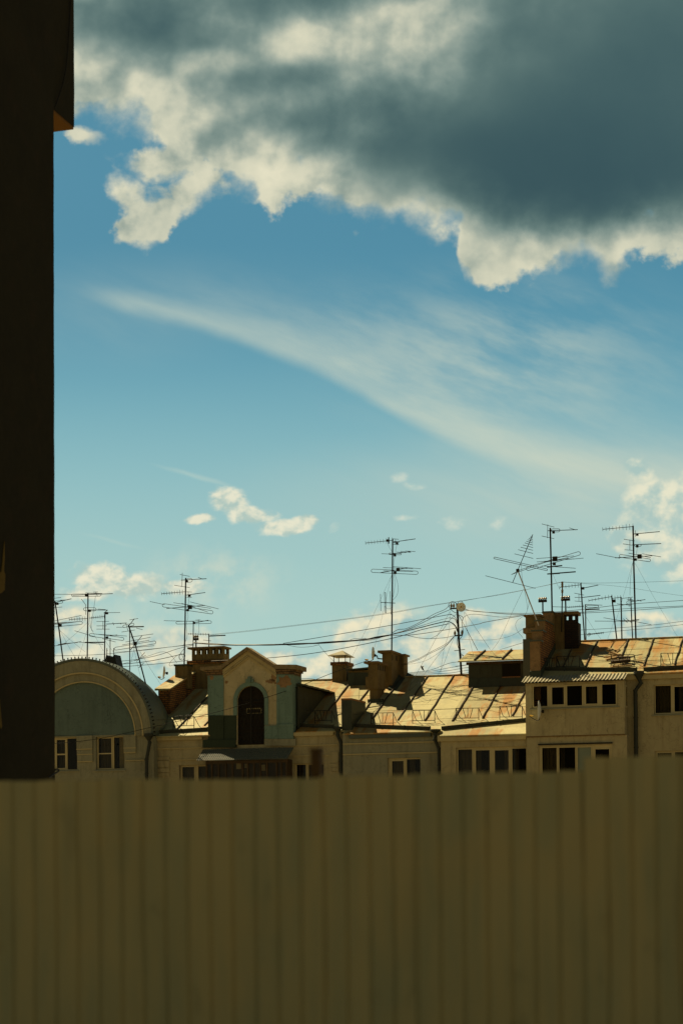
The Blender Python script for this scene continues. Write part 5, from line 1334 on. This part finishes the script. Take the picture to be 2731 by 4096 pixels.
# high veil and the cirrus streak
n_ = N.new('ShaderNodeVectorRotate', rotation_type='Z_AXIS'); put(n_.inputs['Vector'], P); n_.inputs['Angle'].default_value = math.radians(-20)
PR_ = warp(N(n_.outputs[0]), 1.3, .10, 2)
fib = noise(VM('MULTIPLY', PR_, (1.0, 6.5, 1)), 1.6, 7, .58)
fib2 = noise(VM('MULTIPLY', PR_, (.9, 3.0, 1)), 1.9, 5, .6)
Pw = warp(P, 1.8, .07, 5)
wx, wy, _ = sep(Pw)
low = curve(wx, [(0, 1.10), (.35, 1.19), (.87, 1.335), (1.39, 1.535), (1.66, 1.70), (2.2, 1.885), (2.8, 2.01)], 2.8, 2.8)
dist = low - wy
w1_ = smooth(.3, 2.2, wx, .09, .24)
core_s = smooth(-.04, .03, dist) * smooth(1.0, .1, dist / w1_) * smooth(.28, .55, wx) * smooth(2.9, 2.0, wx, .8, 1.0)
fan = smooth(-.05, .10, dist) * smooth(1.0, .0, dist / (w1_ * 3.0)) * smooth(.4, 1.2, wx)
sub = smooth(-.32, -.02, dist) * smooth(.02, -.05, dist) * smooth(1.5, 2.2, wx)
veil = blob(Pw, (2.0, 1.40), (1.0, .45)) * smooth(.35, .7, fib2) * .55 + blob(Pw, (2.2, 2.0), (1.6, .35)) * .5 + blob(Pw, (.5, 1.25), (.7, .3)) * fib2 * .3
cir = clamp(core_s * (fib * .6 + .28) * .74 + fan * (.10 + smooth(.25, .75, fib2) * .30) + sub * smooth(.3, .7, fib2) * .35 + veil * (fib * .9 + .35))
base = mix(cir, base, ccol(196, 208, 192))
wisp = rblob(Pw, (.80, 1.91), (.24, .016), -15) * .4 + rblob(Pw, (.45, 2.16), (.18, .012), -14) * .25
base = mix(clamp(wisp), base, ccol(190, 210, 198))
# fair weather cumulus
def fbm(Pv, s=6.5, d=7, r=.6): return noise(Pv, s, d, r)
def cumulus(base, Pv, shapes, scale, thr, hard, lo, hi, a_max, gain=2.2, flat=1.35, amp=1.05):
    d = None
    for c, r in shapes:
        b = blob(Pv, c, r, 1.0, 0.0)
        d = b if d is None else mx(d, b)
    Q = VM('MULTIPLY', Pv, (1, flat, 1))
    n0 = noise(Q, scale, 8, .54); n1 = noise(off(Q, (-.020, -.040, 0)), scale, 4, .5)
    dens = d * .78 + (n0 - .5) * amp
    al = smooth(thr, thr + hard * 1.25, dens) * smooth(.0, .22, d)
    rel = (n0 - n1) * gain * 1.5 + .48
    return mix(al * a_max, base, mix(smooth(.10, .85, rel), lo, hi))
LOC, HIC = ccol(176, 198, 188), ccol(234, 230, 204)
Pq = warp(P, 9, .035, 4)
base = cumulus(base, Pq, [((.92, 2.00), (.16, .12)), ((1.00, 2.06), (.22, .07)), ((.80, 2.075), (.13, .04)), ((1.14, 2.105), (.24, .065)), ((1.22, 2.08), (.12, .05))], 11, .26, .30, LOC, HIC, .92, 1.7, 1.35, .80)
base = cumulus(base, Pq, [((1.59, 1.91), (.09, .06)), ((1.66, 1.94), (.12, .04)), ((1.81, 2.095), (.14, .06)), ((1.99, 2.09), (.12, .06)), ((1.34, 2.11), (.05, .05)), ((1.62, 2.07), (.10, .03))], 12, .38, .45, ccol(182, 206, 196), ccol(224, 226, 206), .6, 1.4)
base = cumulus(base, Pq, [((.40, 2.31), (.24, .13)), ((.54, 2.35), (.34, .11)), ((.36, 2.37), (.22, .07)), ((.72, 2.35), (.22, .08))], 9.5, .28, .30, LOC, HIC, .95, 1.8)
base = cumulus(base, Pq, [((2.55, 1.88), (.14, .12)), ((2.62, 2.02), (.24, .24)), ((2.78, 2.0), (.14, .28)), ((2.68, 2.20), (.40, .22)), ((2.5, 2.16), (.14, .10))], 7.5, .26, .30, ccol(168, 196, 190), ccol(234, 230, 202), .9, 1.8, 1.1)
base = cumulus(base, warp(P, 5, .06, 4), [((1.55, 2.56), (.42, .24)), ((1.40, 2.68), (.5, .18)), ((1.75, 2.66), (.40, .18)), ((.70, 2.60), (.36, .15)), ((.26, 2.48), (.26, .13)), ((.25, 2.62), (.34, .16)), ((1.95, 2.53), (.40, .15)), ((1.1, 2.64), (.3, .09)), ((2.3, 2.66), (.5, .15)), ((2.6, 2.52), (.34, .12))], 5.2, .15, .32, ccol(152, 188, 188), ccol(240, 230, 196), .95, 1.9, 1.2)
hz0 = mx(blob(Pw, (.86, 2.33), (.40, .20)), blob(Pw, (.5, 2.55), (.6, .22))) * smooth(.35, .70, noise(P, 7, 6, .6)) * .7
base = mix(hz0, base, ccol(214, 218, 196))
# the big dark cloud across the top
Pb = warp(warp(P, 2.6, .10, 3), 9.0, .035, 4)
bx, by, _ = sep(Pb)
edge = curve(bx, [(0, .44), (.30, .48), (.44, .53), (.60, .60), (.80, .68), (.95, .78), (1.06, .81), (1.28, .82), (1.42, .88), (1.55, .92), (1.66, .93), (1.75, .96), (1.83, .97), (1.86, 1.10), (1.95, 1.135), (2.05, 1.14), (2.23, 1.09), (2.37, 1.10), (2.44, 1.15), (2.52, 1.08), (2.8, 1.02)], 2.8, 1.4)
edge_d = edge - by
e0 = fbm(off(P, (3.1, 1.7, 0)), 7.0, 9, .56)
en = e0 - .5
Pl = warp(P, 8.0, .045, 5)
lb = mx(mx(rblob(Pl, (.61, .86), (.26, .20), 40), rblob(Pl, (.80, .74), (.30, .18), 35)), mx(rblob(Pl, (.52, .78), (.14, .28), 25), rblob(Pl, (.68, .66), (.46, .15), 0)))
lb2 = mx(rblob(Pl, (.34, .545), (.18, .08), -8), blob(Pl, (1.42, .935), (.06, .045)) * .8)
lobe = (lb * .85 + en * 1.5 - .33) * .35
lobe2 = (lb2 * .7 + en * 1.3 - .34) * .35
gate = lambda d, x: mx(d, -1.0) * smooth(.0, .2, x) - smooth(.2, .0, x) * .3
dens = mx(edge_d + en * .34, mx(gate(lobe, lb), gate(lobe2, lb2)))
al = smooth(.0, 1.0, (dens + .012) / smooth(.40, .62, noise(off(P, (5, 2, 0)), 3.2, 4, .5), .06, .24))
Pd = warp(P, 1.7, .18, 4)
Pm = warp(P, 3.0, .10, 3)
m0 = noise(Pm, 2.8, 5, .48); m1 = noise(off(Pm, (-.035, -.05, 0)), 2.8, 4, .48)
lumps = (m0 - m1)
dx2, dy2, _ = sep(Pd)
edge2 = curve(dx2, [(0, .40), (.4, .48), (.8, .64), (1.06, .76), (1.5, .87), (1.9, .99), (2.2, 1.06), (2.8, 1.0)], 2.8, 1.4) - dy2
deep = smooth(-.02, .36, edge2 + en * .25)
dark = blob(Pd, (2.75, .36), (1.60, 1.15)) * 1.10 + blob(Pd, (2.15, .74), (1.10, .50)) * .95 + smooth(-.05, -.5, sy)  # last term darkens unseen cloud above the frame to cut fill
mid = blob(Pd, (1.35, .53), (.95, .24)) * .66 + blob(Pd, (.50, .12), (1.0, .26)) * .74 + blob(Pd, (1.05, .31), (.60, .11)) * .45 + blob(Pd, (1.2, -.03), (.8, .12)) * .6 + blob(Pd, (.9, .45), (1.2, .5)) * .10
light = blob(Pd, (1.22, .17), (.24, .12)) * .36 + blob(Pd, (1.66, .08), (.40, .36)) * .22 + blob(Pd, (1.85, .42), (.30, .35)) * .15 + blob(Pd, (.85, .24), (.26, .07)) * .28
rim = smooth(.20, .0, edge_d) * .16 * smooth(.38, .6, fbm(P, 4.5, 5, .55)) + smooth(.4, .0, edge2) * smooth(.42, .64, fbm(off(P, (7, 3, 0)), 3.6, 5, .5)) * .20
fade = smooth(1.0, .2, dark, .15, 1.0)
sc0 = dark * (m0 * .45 + .76) * deep + mid * (m0 * .9 + .50) * smooth(-.02, .48, edge2) + ((m0 - .5) * .6 - lumps * 1.7 - en * .5) * fade + .26 - light * (m0 * 1.8 + .1) - rim
sc = M_('SMOOTH_MAX', sc0, .08 + (noise(P, 5, 6, .55) - .4) * .42, .2)
dk = 1.0 - M_('POWER', 2.718, mx(sc, 0.0) * -1.25)
rp = N.new('ShaderNodeValToRGB'); rp.color_ramp.interpolation = 'B_SPLINE'
el = rp.color_ramp.elements
stops = [(0, (236, 230, 202)), (.10, (226, 222, 194)), (.28, (176, 184, 168)), (.48, (122, 144, 138)), (.66, (88, 114, 112)), (.82, (64, 92, 96)), (1.0, (46, 74, 84))]
el[0].position, el[0].color = stops[0][0], (*lin(*stops[0][1]), 1); el[1].position, el[1].color = 1.0, (*lin(*stops[-1][1]), 1)
for p_, c_ in stops[1:-1]:
    q_ = el.new(p_); q_.color = (*lin(*c_), 1)
put(rp.inputs[0], dk)
cb = VM('SCALE', N(rp.outputs[0]), k)
base = mix(al, base, cb)
# unseen rest of the dome: cloud tones made up to set the fill light
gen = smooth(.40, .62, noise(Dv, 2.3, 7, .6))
top_dim = mix(gen, ccol(30, 44, 52), ccol(54, 68, 72))                    # unseen overhead cloud, darkened to keep the roof shade deep
low_fill = mix(gen, ccol(116, 124, 116), ccol(162, 156, 128))             # unseen pale band behind the viewer, added as facade fill
unseen_sky = mix(smooth(.22, .62, dz), low_fill, top_dim)
final = mix(front, unseen_sky, base)
# below the horizon: dull ground tone
final = mix(smooth(.0, -.03, dz), final, ccol(96, 84, 56))
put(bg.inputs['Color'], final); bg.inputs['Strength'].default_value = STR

sd = bpy.data.lights.new('sun', 'SUN'); sd.energy = 5.0; sd.angle = math.radians(.5); sd.color = (1.0, .82, .50)
so = bpy.data.objects.new('sun', sd); COL.objects.link(so)
so.rotation_euler = sunW.to_track_quat('-Z', 'Y').to_euler(); so.location = (-40, 60, 60)

# ================================================================== CAMERA
cd = bpy.data.cameras.new('camera'); co = bpy.data.objects.new('camera', cd); COL.objects.link(co)
cd.sensor_fit = 'VERTICAL'; cd.sensor_height = 36.0; cd.sensor_width = 24.0
cd.lens = FPX * 36.0 / 4096
cd.shift_y = (HY - 2048) / 4096
cd.clip_start = .1; cd.clip_end = 6000
fwd = Vector((0, 1, 0)); M = Matrix((RV, UV, -fwd)).transposed().to_4x4(); M.translation = EYE
co.matrix_world = M
cd.dof.use_dof = True; cd.dof.focus_distance = 82.0; cd.dof.aperture_fstop = 1.7
S.camera = co
S.view_settings.view_transform = 'Standard'; S.view_settings.look = 'None'; S.view_settings.exposure = 0.9; S.view_settings.gamma = 1
S.render.engine = 'CYCLES'
S.cycles.max_bounces = 6; S.cycles.use_denoising = True
S.render.resolution_x = 682; S.render.resolution_y = 1024
